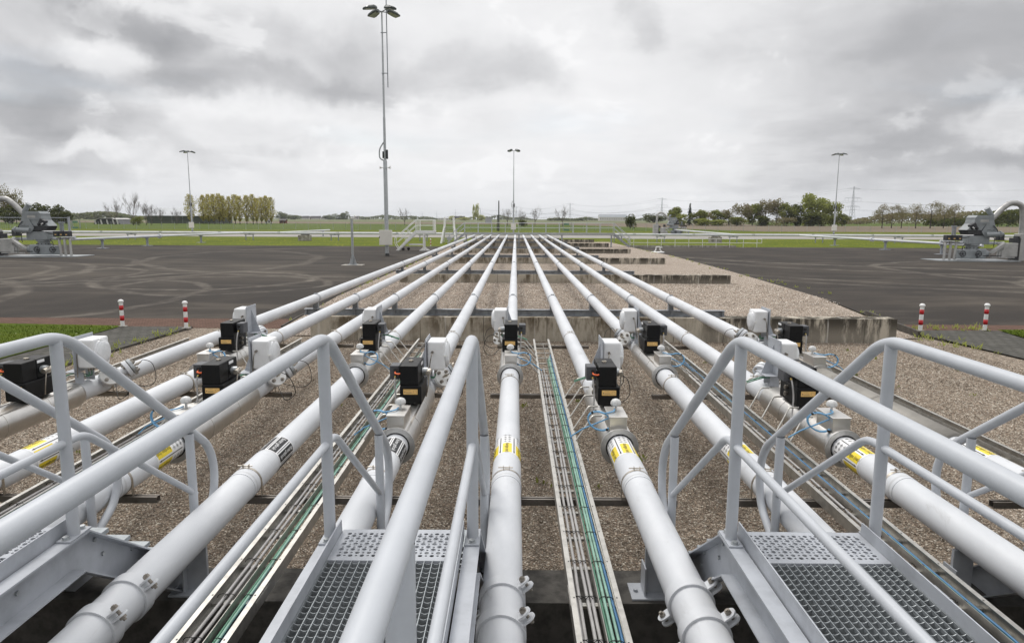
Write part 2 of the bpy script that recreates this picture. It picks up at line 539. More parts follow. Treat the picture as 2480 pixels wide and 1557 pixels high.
M['bollw'] = mat('white bollard paint', (.80, .80, .79), .4, var=.12, vscale=14)
M['well'] = mat('blue grey machine paint', (.265, .285, .295), .45, var=.18, vscale=2.2)
M['wellk'] = mat('dark machine part', (.035, .036, .04), .5, var=.3, vscale=4)
M['insul'] = mat('grey insulated pipe', (.44, .435, .42), .38, metal=.35, var=.25, vscale=2)
M['cream'] = mat('cream cabinet', (.66, .64, .58), .45, var=.06, vscale=3)
M['lamp'] = mat('dark green lamp housing', (.035, .045, .04), .4, var=.2, vscale=5)
M['glass'] = mat('lamp glass', (.42, .44, .44), .12, spec=.6)
M['bark'] = mat('bark', (.075, .062, .05), .9, var=.4, vscale=2)
M['barkpale'] = mat('pale twigs', (.17, .145, .125), .9, var=.3, vscale=2)


def leafmat(name, c1, c2, vs_=.35):
    m = bpy.data.materials.new(name)
    m.use_nodes = True
    t = NT(m.node_tree)
    nz = t.noise(t.n('TexCoord').outputs['Object'], vs_, 5, .65)
    c = t.mix(t.rng(nz, .38, .64), c1, c2)
    df = t.n('BsdfDiffuse', {'Color': c})
    tr = t.n('BsdfTranslucent', {'Color': t.mix(1.0, c, (1.15, 1.2, .8), 'MULTIPLY')})
    mx = t.n('MixShader', {0: .42, 1: df.outputs[0], 2: tr.outputs[0]})
    t.t.links.new(mx.outputs[0], t.n('OutputMaterial').inputs[0])
    return m


M['leaf_dark'] = leafmat('dark leaves', (.062, .072, .027), (.115, .122, .042))
M['leaf_mid'] = leafmat('mid green leaves', (.15, .17, .06), (.25, .255, .085))
M['leaf_yel'] = leafmat('yellow green leaves', (.48, .43, .15), (.37, .31, .115), .4)
M['leaf_lime'] = leafmat('fresh spring leaves', (.34, .36, .12), (.23, .245, .085))
M['leaf_brown'] = leafmat('budding brown leaves', (.235, .195, .14), (.20, .19, .105), .3)
M['leaf_blos'] = leafmat('pale blossom leaves', (.52, .50, .24), (.34, .36, .15), .4)
M['leaf_con'] = leafmat('conifer needles', (.028, .042, .026), (.052, .066, .036), .4)
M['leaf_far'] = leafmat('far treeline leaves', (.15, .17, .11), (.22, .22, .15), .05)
M['brickw'] = mat('red brick', (.18, .07, .05), .85, var=.3, vscale=2)
M['rooft'] = mat('dark roof', (.06, .055, .055), .7, var=.2, vscale=1)
M['housew'] = mat('pale wall', (.62, .60, .56), .8, var=.1, vscale=.6)
M['barng'] = mat('dark green barn cladding', (.052, .062, .045), .6, var=.2, vscale=.3)
M['barnr'] = mat('grey sheet roof', (.27, .29, .31), .5, var=.12, vscale=.15)
M['pylon'] = mat('grey lattice steel', (.26, .28, .30), .6)
M['wire'] = mat('overhead wire', (.16, .17, .18), .6)
M['tarp'] = mat('black tarpaulin', (.018, .019, .02), .45, var=.4, vscale=.4)
M['tarpw'] = mat('pale tarpaulin', (.55, .54, .52), .5, var=.3, vscale=.5)
M['pylgreen'] = mat('green gate sheet', (.13, .25, .19), .6, var=.2, vscale=2)
M['conc'] = ground_mat('weathered concrete', concrete_nodes((.55, .50, .415), (.105, .080, .050), (.08, .085, .04)))
M['conc2'] = mat('plain concrete', (.40, .38, .34), .85, col2=(.20, .18, .15), vscale=2.5, bump=.3, bscale=30)
M['gravel'] = ground_mat('gravel', gravel_nodes((1.42, 1.40, 1.34)))
M['gravel2'] = ground_mat('washed gravel', gravel_nodes((1.92, 1.92, 1.92)))
M['asphalt'] = ground_mat('worn asphalt', asphalt_nodes, .85)
M['grass'] = ground_mat('grass', grass_nodes((.075, .115, .012), (.12, .15, .016), (.04, .06, .007), .10, (.72, .70, .5), 1.0, 4.0))
M['strip'] = ground_mat('dandelion grass', grass_nodes((.105, .135, .016), (.15, .170, .022), (.052, .072, .010), .17, (.62, .55, .03), .5, 1.6))
M['field'] = ground_mat('young crop', grass_nodes((.075, .105, .020), (.105, .135, .026), (.05, .075, .014), 0, sc_=.12))
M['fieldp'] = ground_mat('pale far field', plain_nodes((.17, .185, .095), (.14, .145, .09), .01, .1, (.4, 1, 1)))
M['soil'] = ground_mat('ploughed soil', plain_nodes((.165, .135, .10), (.205, .165, .12), .05, .8, (.2, 1, 1)))
M['earth'] = ground_mat('meadow', grass_nodes((.09, .115, .035), (.12, .135, .045), (.06, .08, .025), 0, sc_=.05))
M['road'] = ground_mat('concrete road', plain_nodes((.30, .285, .265), (.36, .34, .32), .08, 2.0, (.3, 1, 1)))
M['pavers'] = ground_mat('concrete pavers', lambda t, p: brick_nodes(t, p, (.115, .11, .10), (.085, .082, .075), (.03, .032, .02), .30, .30))
M['bricks'] = ground_mat('brick paving', lambda t, p: brick_nodes(t, p, (.17, .105, .082), (.13, .078, .06), (.05, .042, .035), .30, .105))
M['edge'] = mat('dark kerb board', (.075, .066, .055), .85, var=.4, vscale=3)

# ------------------------------------------------------------------ the setting
YARD = 0.25


def gz(y):
    return YARD * min(1.0, max(0.0, (y - 22.4) / 7.0))


def sheet(name, poly, dz, m, kind='structure', label=None, flat=None):
    bm = bmesh.new()
    bm.faces.new([bm.verts.new((x, y, 0)) for x, y in poly])
    for yy in (22.4, 24.5, 27.0, 29.4):
        bmesh.ops.bisect_plane(bm, geom=bm.verts[:] + bm.edges[:] + bm.faces[:], plane_co=(0, yy, 0), plane_no=(0, 1, 0))
    for v in bm.verts:
        v.co.z = (gz(v.co.y) if flat is None else flat) + dz
    bmesh.ops.recalc_face_normals(bm, faces=bm.faces[:])
    for f in bm.faces:
        if f.normal.z < 0: f.normal_flip()
    me = bpy.data.meshes.new(name)
    bm.to_mesh(me)
    bm.free()
    me.materials.append(m)
    o = bpy.data.objects.new(name, me)
    COL.objects.link(o)
    o['kind'] = kind
    if label: o['label'] = label
    return o


def rect(x0, x1, y0, y1):
    return [(x0, y0), (x1, y0), (x1, y1), (x0, y1)]


sheet('ground', rect(-9000, 9000, -300, 9000), -0.06, M['earth'])
sheet('gravel_bed', [(-11.4, 5.3), (13.9, 5.3), (13.9, 17.0), (13.0, 20.5), (12.6, 22.35), (-10.7, 22.35), (-11.2, 14)], 0.0, M['gravel'])
M['gravel3'] = ground_mat('gravel with painted shade', gravel_nodes((.52, .49, .44)))  # gravel tint darkened to paint in the shade under the stairs
M['conc0'] = mat('dark mottled concrete', (.085, .079, .070), .9, col2=(.040, .037, .033), vscale=7, bump=.5, bscale=40)  # two dark concrete tones mixed by noise for the footing wall
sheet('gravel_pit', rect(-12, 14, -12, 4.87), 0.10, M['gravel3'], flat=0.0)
sheet('gravel_terrace', [(-7.75, 20.9), (12.55, 20.9), (13.0, 25.2), (13.5, 32), (14.2, 45), (14.7, 64), (14.2, 80), (14.0, 103), (-8.0, 103), (-7.75, 60)], 0.03, M['gravel2'])
sheet('asphalt_yard', [(-110, 24.1), (-7.86, 24.1), (-7.8, 60), (-8.1, 84.5), (-110, 84.5)], 0.0, M['asphalt'])
sheet('asphalt_yard', [(13.1, 23.6), (110, 23.6), (110, 86.5), (32, 86.5), (13.9, 84.0), (14.3, 80), (14.8, 64), (14.3, 45), (13.6, 32)], 0.0, M['asphalt'])
sheet('brick_gutter', [(-24, 23.2), (-13, 22.4), (-7.6, 22.35), (-7.8, 24.1), (-24, 24.1)], 0.004, M['bricks'])
sheet('brick_gutter', [(12.6, 22.4), (30, 22.9), (30, 23.6), (12.9, 23.6)], 0.004, M['bricks'])
sheet('paved_path', [(-11.3, 12), (-10.72, 22.35), (-13.05, 22.35), (-13.1, 12)], 0.05, M['pavers'])
sheet('paved_path', [(13.9, 14), (15.4, 14), (15.6, 20), (16.0, 22.4), (12.7, 22.4), (13.1, 20.5)], 0.045, M['pavers'])
sheet('grass_verge', [(-60, 6), (-13.15, 6), (-13.05, 22.38), (-24, 23.15), (-60, 23.5)], 0.07, M['grass'])
sheet('grass_verge', [(15.45, 6), (60, 6), (60, 23.4), (16.0, 22.45), (15.65, 20)], 0.07, M['grass'])
sheet('grass_strip', [(-200, 84.5), (-8.05, 84.5), (-8.05, 103), (14, 103), (14, 86.4), (200, 86.5), (200, 124), (-200, 124)], 0.0, M['strip'])
sheet('road', rect(-400, 400, 124, 172), 0.02, M['road'])
sheet('grass_strip', rect(-500, 500, 172, 200), 0.03, M['strip'])
sheet('crop_field', [(-700, 200), (72, 200), (52, 300), (30, 420), (-700, 420)], 0.06, M['field'])
sheet('ploughed_field', [(72, 200), (600, 200), (600, 340), (150, 420), (30, 420), (52, 300)], 0.06, M['soil'])
sheet('crop_field', [(150, 420), (600, 340), (1500, 340), (1500, 900), (330, 900)], 0.08, M['field'])
sheet('ploughed_field', [(-900, 420), (150, 420), (200, 620), (-900, 620)], 0.10, M['soil'])
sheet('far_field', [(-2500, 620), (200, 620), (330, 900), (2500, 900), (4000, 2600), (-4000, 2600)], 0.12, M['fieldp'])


def kerb(name, pts, wd, z0, z1, m):
    b = MB()
    for (x0, y0), (x1, y1) in zip(pts[:-1], pts[1:]):
        a = Vector((x1 - x0, y1 - y0, 0))
        nrm = Vector((-a.y, a.x, 0)).normalized() * wd / 2
        g0, g1 = gz(y0), gz(y1)
        q = [(x0 - nrm.x, y0 - nrm.y), (x0 + nrm.x, y0 + nrm.y), (x1 + nrm.x, y1 + nrm.y), (x1 - nrm.x, y1 - nrm.y)]
        zz = [g0, g0, g1, g1]
        vv = [(p[0], p[1], h + z0) for p, h in zip(q, zz)] + [(p[0], p[1], h + z1) for p, h in zip(q, zz)]
        b.add(vv, [(0, 1, 5, 4), (1, 2, 6, 5), (2, 3, 7, 6), (3, 0, 4, 7), (4, 5, 6, 7), (3, 2, 1, 0)])
    o = b.build(name, m)
    o['kind'] = 'structure'
    return o


kerb('gravel_edging', [(-7.8, 22.5), (-7.8, 24.2), (-7.82, 40), (-7.9, 60), (-8.06, 84)], .06, -.05, .075, M['edge'])
kerb('path_edging', [(-11.3, 12), (-10.72, 22.3)], .05, -.05, .07, M['edge'])
kerb('path_edging', [(13.1, 20.5), (12.7, 22.3)], .05, -.05, .07, M['edge'])
kerb('gravel_edging', [(12.62, 21.1), (13.05, 25.2)], .08, -.05, .22, M['edge'])
kerb('kerb', [(14.0, 85.2), (27.5, 85.9)], .35, -.05, .22, M['conc2'])



def pebble_mat(name, tint):
    m = bpy.data.materials.new(name)
    m.use_nodes = True
    t = NT(m.node_tree)
    p = t.n('BsdfPrincipled', {'Roughness': .85, 'Specular IOR Level': .15})
    g = t.n('NewGeometry')
    r = t.n('ValToRGB', {0: g.outputs['Random Per Island']})
    e_ = r.color_ramp
    e_.elements[0].color = (.10, .082, .066, 1)
    e_.elements[1].color = (.60, .56, .50, 1)
    for q, c in ((.15, (.16, .13, .105)), (.35, (.23, .19, .155)), (.55, (.30, .255, .21)), (.72, (.27, .20, .155)), (.86, (.40, .36, .31)), (.95, (.49, .45, .40))):
        e_.elements.new(q).color = (*c, 1)
    nz = t.noise(g.outputs['Position'], .7, 5, .65)
    k = t.rng(nz, .34, .68, .78, 1.16)
    c = t.mix(1.0, r.outputs[0], t.n('CombineXYZ', {0: k, 1: k, 2: k}).outputs[0], 'MULTIPLY')
    c = t.mix(1.0, c, tint, 'MULTIPLY')
    t.t.links.new(c, p.inputs['Base Color'])
    t.t.links.new(p.outputs[0], t.n('OutputMaterial').inputs[0])
    return m


def pebbles(name, zones, m, z_of, seed):
    import numpy as np
    rg = np.random.default_rng(seed)
    octv = np.array([(1, 0, 0), (-1, 0, 0), (0, 1, 0), (0, -1, 0), (0, 0, 1), (0, 0, -1)], float)
    octf = np.array([(0, 2, 4), (2, 1, 4), (1, 3, 4), (3, 0, 4), (2, 0, 5), (1, 2, 5), (3, 1, 5), (0, 3, 5)])
    P, S = [], []
    for xa, xb, ya, yb, dens, sz in zones:
        n = int((xb - xa) * (yb - ya) * dens)
        x, y = rg.uniform(xa, xb, n), rg.uniform(ya, yb, n)
        P.append(np.stack([x, y, np.array([z_of(q) for q in y]) + rg.uniform(-.2, .5, n) * sz], 1))
        S.append(sz * rg.uniform(.55, 1.35, n))
    P, S = np.concatenate(P), np.concatenate(S)
    n = len(P)
    v = octv[None] * (S[:, None, None] * rg.uniform(.55, 1.15, (n, 6, 1)))
    v = v + rg.normal(0, .16, v.shape) * S[:, None, None]
    q = rg.normal(0, 1, (n, 4))
    q /= np.linalg.norm(q, axis=1, keepdims=True)
    w_, x, y, z = q.T
    Rm = np.stack([1 - 2 * (y * y + z * z), 2 * (x * y - z * w_), 2 * (x * z + y * w_), 2 * (x * y + z * w_), 1 - 2 * (x * x + z * z), 2 * (y * z - x * w_), 2 * (x * z - y * w_), 2 * (y * z + x * w_), 1 - 2 * (x * x + y * y)], 1).reshape(n, 3, 3)
    v = np.einsum('nij,nkj->nki', Rm, v) * np.array([1, 1, .72]) + P[:, None]
    f = (octf[None] + (np.arange(n) * 6)[:, None, None]).reshape(-1)
    me = bpy.data.meshes.new(name)
    me.vertices.add(n * 6)
    me.vertices.foreach_set('co', v.reshape(-1).astype('f'))
    me.loops.add(n * 24)
    me.loops.foreach_set('vertex_index', f.astype('i'))
    me.polygons.add(n * 8)
    me.polygons.foreach_set('loop_start', (np.arange(n * 8) * 3).astype('i'))
    me.update(calc_edges=True)
    me.validate()
    me.materials.append(m)
    o = bpy.data.objects.new(name, me)
    COL.objects.link(o)
    o['kind'] = 'stuff'
    return o


pebbles('gravel', [(-6, 7, 5.38, 7.5, 1500, .0125), (-8.5, 9.5, 7.5, 10.5, 1150, .0135), (-11, 12.6, 10.5, 14.5, 700, .0155), (-10.9, 12.6, 14.5, 20.1, 420, .0185)], pebble_mat('loose pebbles', (1.30, 1.29, 1.25)), lambda y: 0.0, 3)
pebbles('gravel', [(-7.7, 12.5, 21.0, 28, 300, .021), (-7.7, 13.4, 28, 36, 160, .025)], pebble_mat('loose washed pebbles', (1.88, 1.90, 1.92)), lambda y: gz(y) + .03, 4)

# ------------------------------------------------------------------ concrete cross walls and steel beams
ORD = ['first', 'second', 'third', 'fourth', 'fifth', 'sixth', 'seventh', 'eighth', 'ninth', 'tenth']
WALL_Y = [20.2 + 15.95 * i for i in range(6)]
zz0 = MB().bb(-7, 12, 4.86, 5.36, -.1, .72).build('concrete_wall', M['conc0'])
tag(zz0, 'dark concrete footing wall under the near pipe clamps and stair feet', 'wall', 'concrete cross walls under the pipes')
for i, y in enumerate(WALL_Y):
    x1 = 11.4
    b = MB()
    b.bb(-6.15, x1, y, y + .55, -.1, .72)
    o = b.build('concrete_wall', M['conc'])
    lab = 'long stained concrete wall across the gravel behind the black boxes, nearest whole wall' if i == 0 else '%s stained concrete wall behind the black boxes, crossing beneath the pipes' % ORD[i]
    tag(o, lab, 'wall', 'concrete cross walls under the pipes')

PIPE_X = [-6.067 + 1.1985 * i for i in range(10)]
ZP, RP = 1.22, 0.1335


def ibeam(x0, x1, y, z0, z1, fl=.2):
    b = MB()
    b.bb(x0, x1, y - fl / 2, y + fl / 2, z0, z0 + .014)
    b.bb(x0, x1, y - fl / 2, y + fl / 2, z1 - .014, z1)
    b.bb(x0, x1, y - .006, y + .006, z0 + .014, z1 - .014)
    for px in PIPE_X + [x0 + .08, x1 - .08]:
        b.bb(px - .006, px + .006, y - fl / 2 + .004, y - .006, z0 + .014, z1 - .014)
    return b


beams = []
for i, y in enumerate(WALL_Y):
    o = ibeam(-6.42, 6.36, y + .40, .722, .91).build('steel_beam', M['galvd'])
    lab = 'long grey steel beam on the nearest stained concrete wall, carrying the ten pipes' if i == 0 else 'grey steel beam on the %s stained concrete wall behind the black boxes' % ORD[i]
    tag(o, lab, 'beam', 'steel beams carrying the pipes')

# ------------------------------------------------------------------ pipelines
POSN = ['leftmost', 'second from left', 'third from left', 'fourth from left', 'fifth from left', 'sixth from left', 'seventh from left', 'eighth from left', 'ninth from left', 'rightmost']
PY1 = 104.2


def ring_on_pipe(b, y0, y1, r0, r1, n=32):
    Mx = Matrix.Translation((0, 0, ZP)) @ Matrix.Rotation(R_(-90), 4, 'X')
    b.lathe([(r0, y0), (r1, y0)], n, Mx, False)
    b.lathe([(r1, y0), (r1, y1)], n, Mx)
    b.lathe([(r1, y1), (r0, y1)], n, Mx, False)
    return b


def band(b, y0, y1, r, a0, a1, n=8):
    """strip of a cylinder about the pipe axis, angles in degrees from straight up, positive to +X"""
    vv, ff = [], []
    for k in range(n + 1):
        a = R_(a0 + (a1 - a0) * k / n)
        x, z = r * math.sin(a), ZP + r * math.cos(a)
        vv += [(x, y0, z), (x, y1, z)]
    ff = [(2 * k, 2 * k + 2, 2 * k + 3, 2 * k + 1) for k in range(n)]
    return b.add(vv, ff, True)


def side_frame(a, r, y):
    """frame on the pipe surface at angle a: x runs towards the camera, z outwards"""
    a = R_(a)
    nrm = Vector((math.sin(a), 0, math.cos(a)))
    x = Vector((0, -1, 0))
    return frame((r * nrm.x, y, ZP + r * nrm.z), x, nrm.cross(x))


def label_gas(parent, y0, y1):
    r = RP + .0015
    base_ = MB()
    band(base_, y0, y1, r, -150, 150, 60)
    lb = base_.build('label_band', M['labelwhite'], parent)
    lb['label'] = 'white and yellow gas label wrapped round the pipe'
    ym = y0 + (y1 - y0) * .56
    yl, pr = MB(), MB()
    for k in range(-2, 3):
        a = k * 60 + 30 if k < 2 else None
        for ang in ([k * 60] if True else []):
            band(yl, y0 + .02, ym, r + .0012, ang - 20, ang + 20, 6)
            v, f = text_geo('Aardgas (nat)', .052)
            pr.add(v, f, False, side_frame(ang, r + .0035, (y0 + ym) / 2))
            for q in range(4):                       # hazard diamonds
                for row in (-9, 9):
                    cy = ym + .05 + q * .066
                    Mf = side_frame(ang + row, r + .003, cy)
                    s_, t_ = .021, .0165
                    dm = [(-s_, 0, 0), (0, -s_, 0), (s_, 0, 0), (0, s_, 0), (-t_, 0, 0), (0, -t_, 0), (t_, 0, 0), (0, t_, 0)]
                    pr.add(dm, [(0, 1, 5, 4), (1, 2, 6, 5), (2, 3, 7, 6), (3, 0, 4, 7)], False, Mf)
                    pr.box((0, 0, 0), (.010, .008 + .004 * ((q + row) % 3), .0006), Mf)
        ang = k * 60 + 30
        if k < 2:
            band(pr, y0 + .05, y1 - .03, r + .003, ang - 2.0, ang + 2.0, 2)
            Mf = side_frame(ang, r + .0036, y0 + .045)
            pr.add([(-.012, -.006, 0), (.022, 0, 0), (-.012, .006, 0)], [(0, 1, 2)], False, Mf)
            pr.add([(-.02, -.010, 0), (.028, 0, 0), (-.02, .010, 0)], [(0, 1, 2)], False, Mf)
    yl.build('yellow_panel', M['yellow'], lb)
    pr.build('print', M['ink'], lb)
    return lb


def label_out(parent, y0, y1):
    r = RP + .0015
    b = MB()
    band(b, y0, y1, r, -150, 150, 60)
    lb = b.build('label_band', M['labelwhite'], parent)
    lb['label'] = 'black and white label wrapped round the pipe'
    k_, t_ = MB(), MB()
    for ang in (-125, -75, -25, 25, 75, 125):
        band(k_, y0 + .015, y1 - .015, r + .0012, ang - 18, ang + 18, 6)
        v, f = text_geo('Buiten gebruik', .058)
        t_.add(v, f, False, side_frame(ang, r + .003, (y0 + y1) / 2))
    for ang in (-100, -50, 0, 50, 100):
        band(k_, y0 + .03, y1 - .02, r + .0012, ang - 1.6, ang + 1.6, 2)
    k_.build('black_panel', M['ink'], lb)
    t_.build('lettering', M['labelwhite'], lb)
    return lb


def strap(parent, y):
    b = MB()
    ring_on_pipe(b, y - .016, y + .016, RP, RP + .006, 36)
    b.bb(-.030, -.024, y - .016, y + .016, ZP + RP, ZP + RP + .035)
    b.bb(.024, .030, y - .016, y + .016, ZP + RP, ZP + RP + .035)
    b.cyl((-.075, y, ZP + RP + .022), (.06, y, ZP + RP + .022), .006, n=8)
    for s_ in (-1, 1):
        b.bb(s_ * (RP + .001), s_ * (RP + .007), y - .014, y + .014, 1.082, ZP)
    return b.build('strap', M['strap'], parent)


def heavy_clamp(parent, y):
    b = MB()
    ring_on_pipe(b, y - .05, y + .05, RP, RP + .016, 40)
    o = b.build('pipe_clamp', M['pipe'], parent)
    for ang in (52, 232):
        a = R_(ang)
        rad, tan = Vector((math.sin(a), 0, math.cos(a))), Vector((math.cos(a), 0, -math.sin(a)))
        c = Vector((0, y, ZP))
        for sd in (-1, 1):
            g = MB()
            Mf = frame(c + rad * (RP + .045) + tan * sd * .022, rad, Vector((0, 1, 0)))
            lug = [(-.04, -.04), (.012, -.04)] + [(.012 + .04 * math.sin(R_(q)), -.04 * math.cos(R_(q))) for q in range(15, 180, 15)] + [(.012, .04), (-.04, .04)]
            n = len(lug)
            vv = [(p[0], p[1], -.006) for p in lug] + [(p[0], p[1], .006) for p in lug]
            g.add(vv, [(i, (i + 1) % n, (i + 1) % n + n, i + n) for i in range(n)] + [tuple(reversed(range(n))), tuple(range(n, 2 * n))], False, Mf)
            g.build('lug', M['pipe'], o)
    for ang in (52, 232):
        h = MB()
        a = R_(ang)
        rad, tan = Vector((math.sin(a), 0, math.cos(a))), Vector((math.cos(a), 0, -math.sin(a)))
        c = Vector((0, y, ZP)) + rad * (RP + .057)
        h.cyl(c - tan * .055, c + tan * .06, .011, n=10)
        h.cyl(c - tan * .042, c - tan * .028, .021, n=6, smooth=False)
        h.cyl(c + tan * .028, c + tan * .046, .021, n=6, smooth=False)
        h.cyl(c - tan * .05, c - tan * .042, .019, n=6, smooth=False)
        h.build('bolt', M['bolt'], o)
    return o


def saddle(parent, y):
    b = MB()
    b.bb(-.07, .07, y - .006, y + .006, .912, ZP - RP * .82)
    b.bb(-.085, .085, y - .085, y + .085, .912, .924)
    for s_ in (-1, 1):
        b.bb(s_ * .064, s_ * .076, y - .07, y + .07, .924, ZP - RP * .8)
    for k in (-.05, .05):
        ring_on_pipe(b, y + k - .012, y + k + .012, RP, RP + .007, 24)
        b.bb(-.05, .05, y + k - .005, y + k + .005, ZP + RP + .012, ZP + RP + .022)
        b.bb(-.03, -.02, y + k - .012, y + k + .012, ZP + RP, ZP + RP + .028)
        b.bb(.02, .03, y + k - .012, y + k + .012, ZP + RP, ZP + RP + .028)
    return b.build('saddle', M['galvd'], parent)


def jacket(parent, y0, y1, m):
    rj = .178
    b = MB()
    Mx = Matrix.Translation((0, 0, ZP)) @ Matrix.Rotation(R_(-90), 4, 'X')
    b.lathe([(rj, y0 + .01), (rj, y0 + .62)], 48, Mx)
    b.lathe([(rj + .004, y0 + .62), (rj + .004, y0 + .66)], 48, Mx)
    b.lathe([(rj + .004, y0 + .62), (rj, y0 + .62)], 48, Mx, False)
    b.lathe([(rj, y0 + .66), (rj, y0 + 1.38)], 48, Mx)
    b.lathe([(rj, y0 + .66), (rj + .004, y0 + .66)], 48, Mx, False)
    b.lathe([(rj + .004, y0 + 1.38), (rj + .004, y0 + 1.42)], 48, Mx)
    b.lathe([(rj + .004, y0 + 1.38), (rj, y0 + 1.38)], 48, Mx, False)
    b.lathe([(rj, y0 + 1.42), (rj + .004, y0 + 1.42)], 48, Mx, False)
    b.lathe([(rj, y0 + 1.42), (rj, y1 - .05), (rj - .015, y1), (RP, y1 + .004)], 48, Mx)
    b.bb(-.012 + m * .11, .012 + m * .11, y0 + .1, y1 - .2, ZP + rj * .79, ZP + rj * .83)
    jk = b.build('insulation_jacket', M['steel'], parent)
    r = MB()
    r.lathe([(.150, y0), (.204, y0), (.204, y0 + .022), (.178, y0 + .022)], 48, Mx, False)
    r.lathe([(.150, y0), (.150, y0 + .03)], 48, Mx)
    r.bb(-.004, .004, y0 - .003, y0, ZP + .15, ZP + .202)
    r.build('end_ring', M['ring'], jk)
    s_ = MB()
    s_.lathe([(RP + .001, y0 + .006), (.150, y0 + .006)], 48, Mx, False)
    s_.build('gap_seal', M['blackdark'], jk)
    # junction box with domed cap sitting on the jacket
    jb = MB()
    z1 = ZP + rj + .13
    jb.rbox((m * -.01, y0 + .28, (ZP + rj * .80 + z1) / 2), (.19, .40, z1 - ZP - rj * .80), .006, 1)
    jb.rbox((m * -.01, y0 + .28, z1 + .004), (.205, .415, .014), .004, 1)
    j = jb.build('junction_box', M['steel'], jk)
    dm = MB()
    Md = Matrix.Translation((m * .0, y0 + .36, z1 + .01))
    dm.lathe([(.014, 0), (.014, .045), (.040, .048), (.056, .056), (.060, .070), (.056, .092), (.042, .112), (.020, .122), (.0005, .124)], 20, Md)
    dm.build('dome', M['dome'], jk)
    return jk


def nozzle(parent, y, m, yd):
    ax = Vector((m * .62, yd, .42)).normalized()
    o0 = Vector((0, y, ZP))
    b = MB()
    b.cyl(o0 + ax * .09, o0 + ax * .30, .062, n=20)
    b.cyl(o0 + ax * .27, o0 + ax * .325, .137, n=28)
    o = b.build('branch', M['pipe'], parent)
    f = MB()
    f.cyl(o0 + ax * .340, o0 + ax * .385, .135, n=28)
    f.build('flange', M['whitec'] if yd < 0 else M['galv'], o)
    h = MB()
    tx = ax.cross(Vector((0, 0, 1))).normalized()
    ty = ax.cross(tx)
    for q in range(4):
        h = MB()
        a = R_(45 + 90 * q)
        c = o0 + (tx * math.cos(a) + ty * math.sin(a)) * .092
        h.cyl(c + ax * .24, c + ax * .43, .013, n=8)
        h.cyl(c + ax * .385, c + ax * .412, .027, n=6, smooth=False)
        h.cyl(c + ax * .252, c + ax * .27, .025, n=6, smooth=False)
        h.build('bolt', M['bolt'], o)
    pb = MB()
    pb.cyl(o0 + ax * .385, o0 + ax * .50, .016, n=10)
    pb.cyl(o0 + ax * .43, o0 + ax * .46, .024, n=6, smooth=False)
    tip = o0 + ax * .50
    pb.build('probe', M['strap'], o)
    side = Vector((m * .25, 0, -.05))
    c = MB()
    pts = [tip, tip + ax * .05, tip + ax * .08 + side * .4 + Vector((0, 0, -.06)), tip + side * .8 + Vector((0, .02, -.24)), tip + side * .2 + Vector((0, .02, -.38)), o0 + Vector((m * .16, 0, -.02))]
    P = [Vector(p) for p in pts]
    sm = []
    for i in range(len(P) - 1):
        p0, p1, p2, p3 = P[max(i - 1, 0)], P[i], P[i + 1], P[min(i + 2, len(P) - 1)]
        for k in range(6):
            t = k / 6
            sm.append(.5 * ((2 * p1) + (p2 - p0) * t + (2 * p0 - 5 * p1 + 4 * p2 - p3) * t * t + (3 * p1 - p0 - 3 * p2 + p3) * t ** 3))
    sm.append(P[-1])
    c.tube(sm, .0055, 6)
    c.build('probe_cable', M['blackdark'], o)
    return o


def make_pipeline(near):
    root = thing('pipeline', 'x', 'pipeline', (0, 0, 0), 'ten parallel pipelines')
    m = 1 if near else -1
    y0 = 7.02 if near else 10.32
    b = MB()
    b.cyl((0, .4, ZP), (0, PY1, ZP), RP, n=48, caps=True)
    b.build('pipe_body', M['pipe'], root)
    s_ = MB()
    Ms_ = Matrix.Translation((0, 0, ZP)) @ Matrix.Rotation(R_(-90), 4, 'X')
    s_.lathe([(RP + .004, 5.85), (RP + .004, 6.46)], 48, Ms_)
    s_.lathe([(RP + .004, 6.46), (RP, 6.46)], 48, Ms_, False)
    s_.lathe([(RP, 5.85), (RP + .004, 5.85)], 48, Ms_, False)
    s_.build('sleeve', M['pipe'], root)
    jacket(root, y0, y0 + 2.1, m)
    for y in (6.0, 9.79, 13.69):
        if not (y0 - .05 < y < y0 + 2.15):
            strap(root, y)
    for y in (3.70, 4.05):
        heavy_clamp(root, y)
    for y in WALL_Y:
        saddle(root, y + .40)
    nozzle(root, y0 + 2.80, m, -.62)
    nozzle(root, y0 + 2.90, m, .52)
    pf = MB()
    pf.bb(-.21, .10, 4.90, 5.14, .722, .734)
    pf.bb(-.11, -.098, 4.94, 5.10, .734, .96)
    pf.bb(-.098, .06, 5.0, 5.03, .734, ZP - .12)
    pf.cyl((-.165, 5.02, .734), (-.165, 5.02, .752), .018, n=6)
    pf.build('support_foot', M['stair'], root)
    return root


pn, pf_ = make_pipeline(True), make_pipeline(False)
PIPES = []
for i, x in enumerate(PIPE_X):
    src = pn if i % 2 == 0 else pf_
    lab = 'pale grey pipeline with %s label, %s of the ten parallel pipes' % ('black' if i in (3, 4) else 'yellow', POSN[i])
    if src.get('label') == 'x':
        src.location = (x, 0, 0)
        src['label'] = lab
        children(src)
        for k in src.children: children(k)
        PIPES.append(src)
    else:
        PIPES.append(dup(src, loc=(x, 0, 0), label=lab))
gas_proto = out_proto = None
for i, p in enumerate(PIPES):
    if i in (3, 4):
        if out_proto is None:
            out_proto = label_out(p, 6.50, 6.92)
            children(out_proto)
        else:
            dup(out_proto, p)
    else:
        if gas_proto is None:
            gas_proto = label_gas(p, 6.47, 6.99)
            children(gas_proto)
        else:
            dup(gas_proto, p)
KIDS.clear()
lj = MB()
Mx_ = Matrix.Translation((0, 0, ZP)) @ Matrix.Rotation(R_(-90), 4, 'X')
lj.lathe([(RP + .003, 7.06), (.168, 7.07), (.168, 8.6)], 40, Mx_)
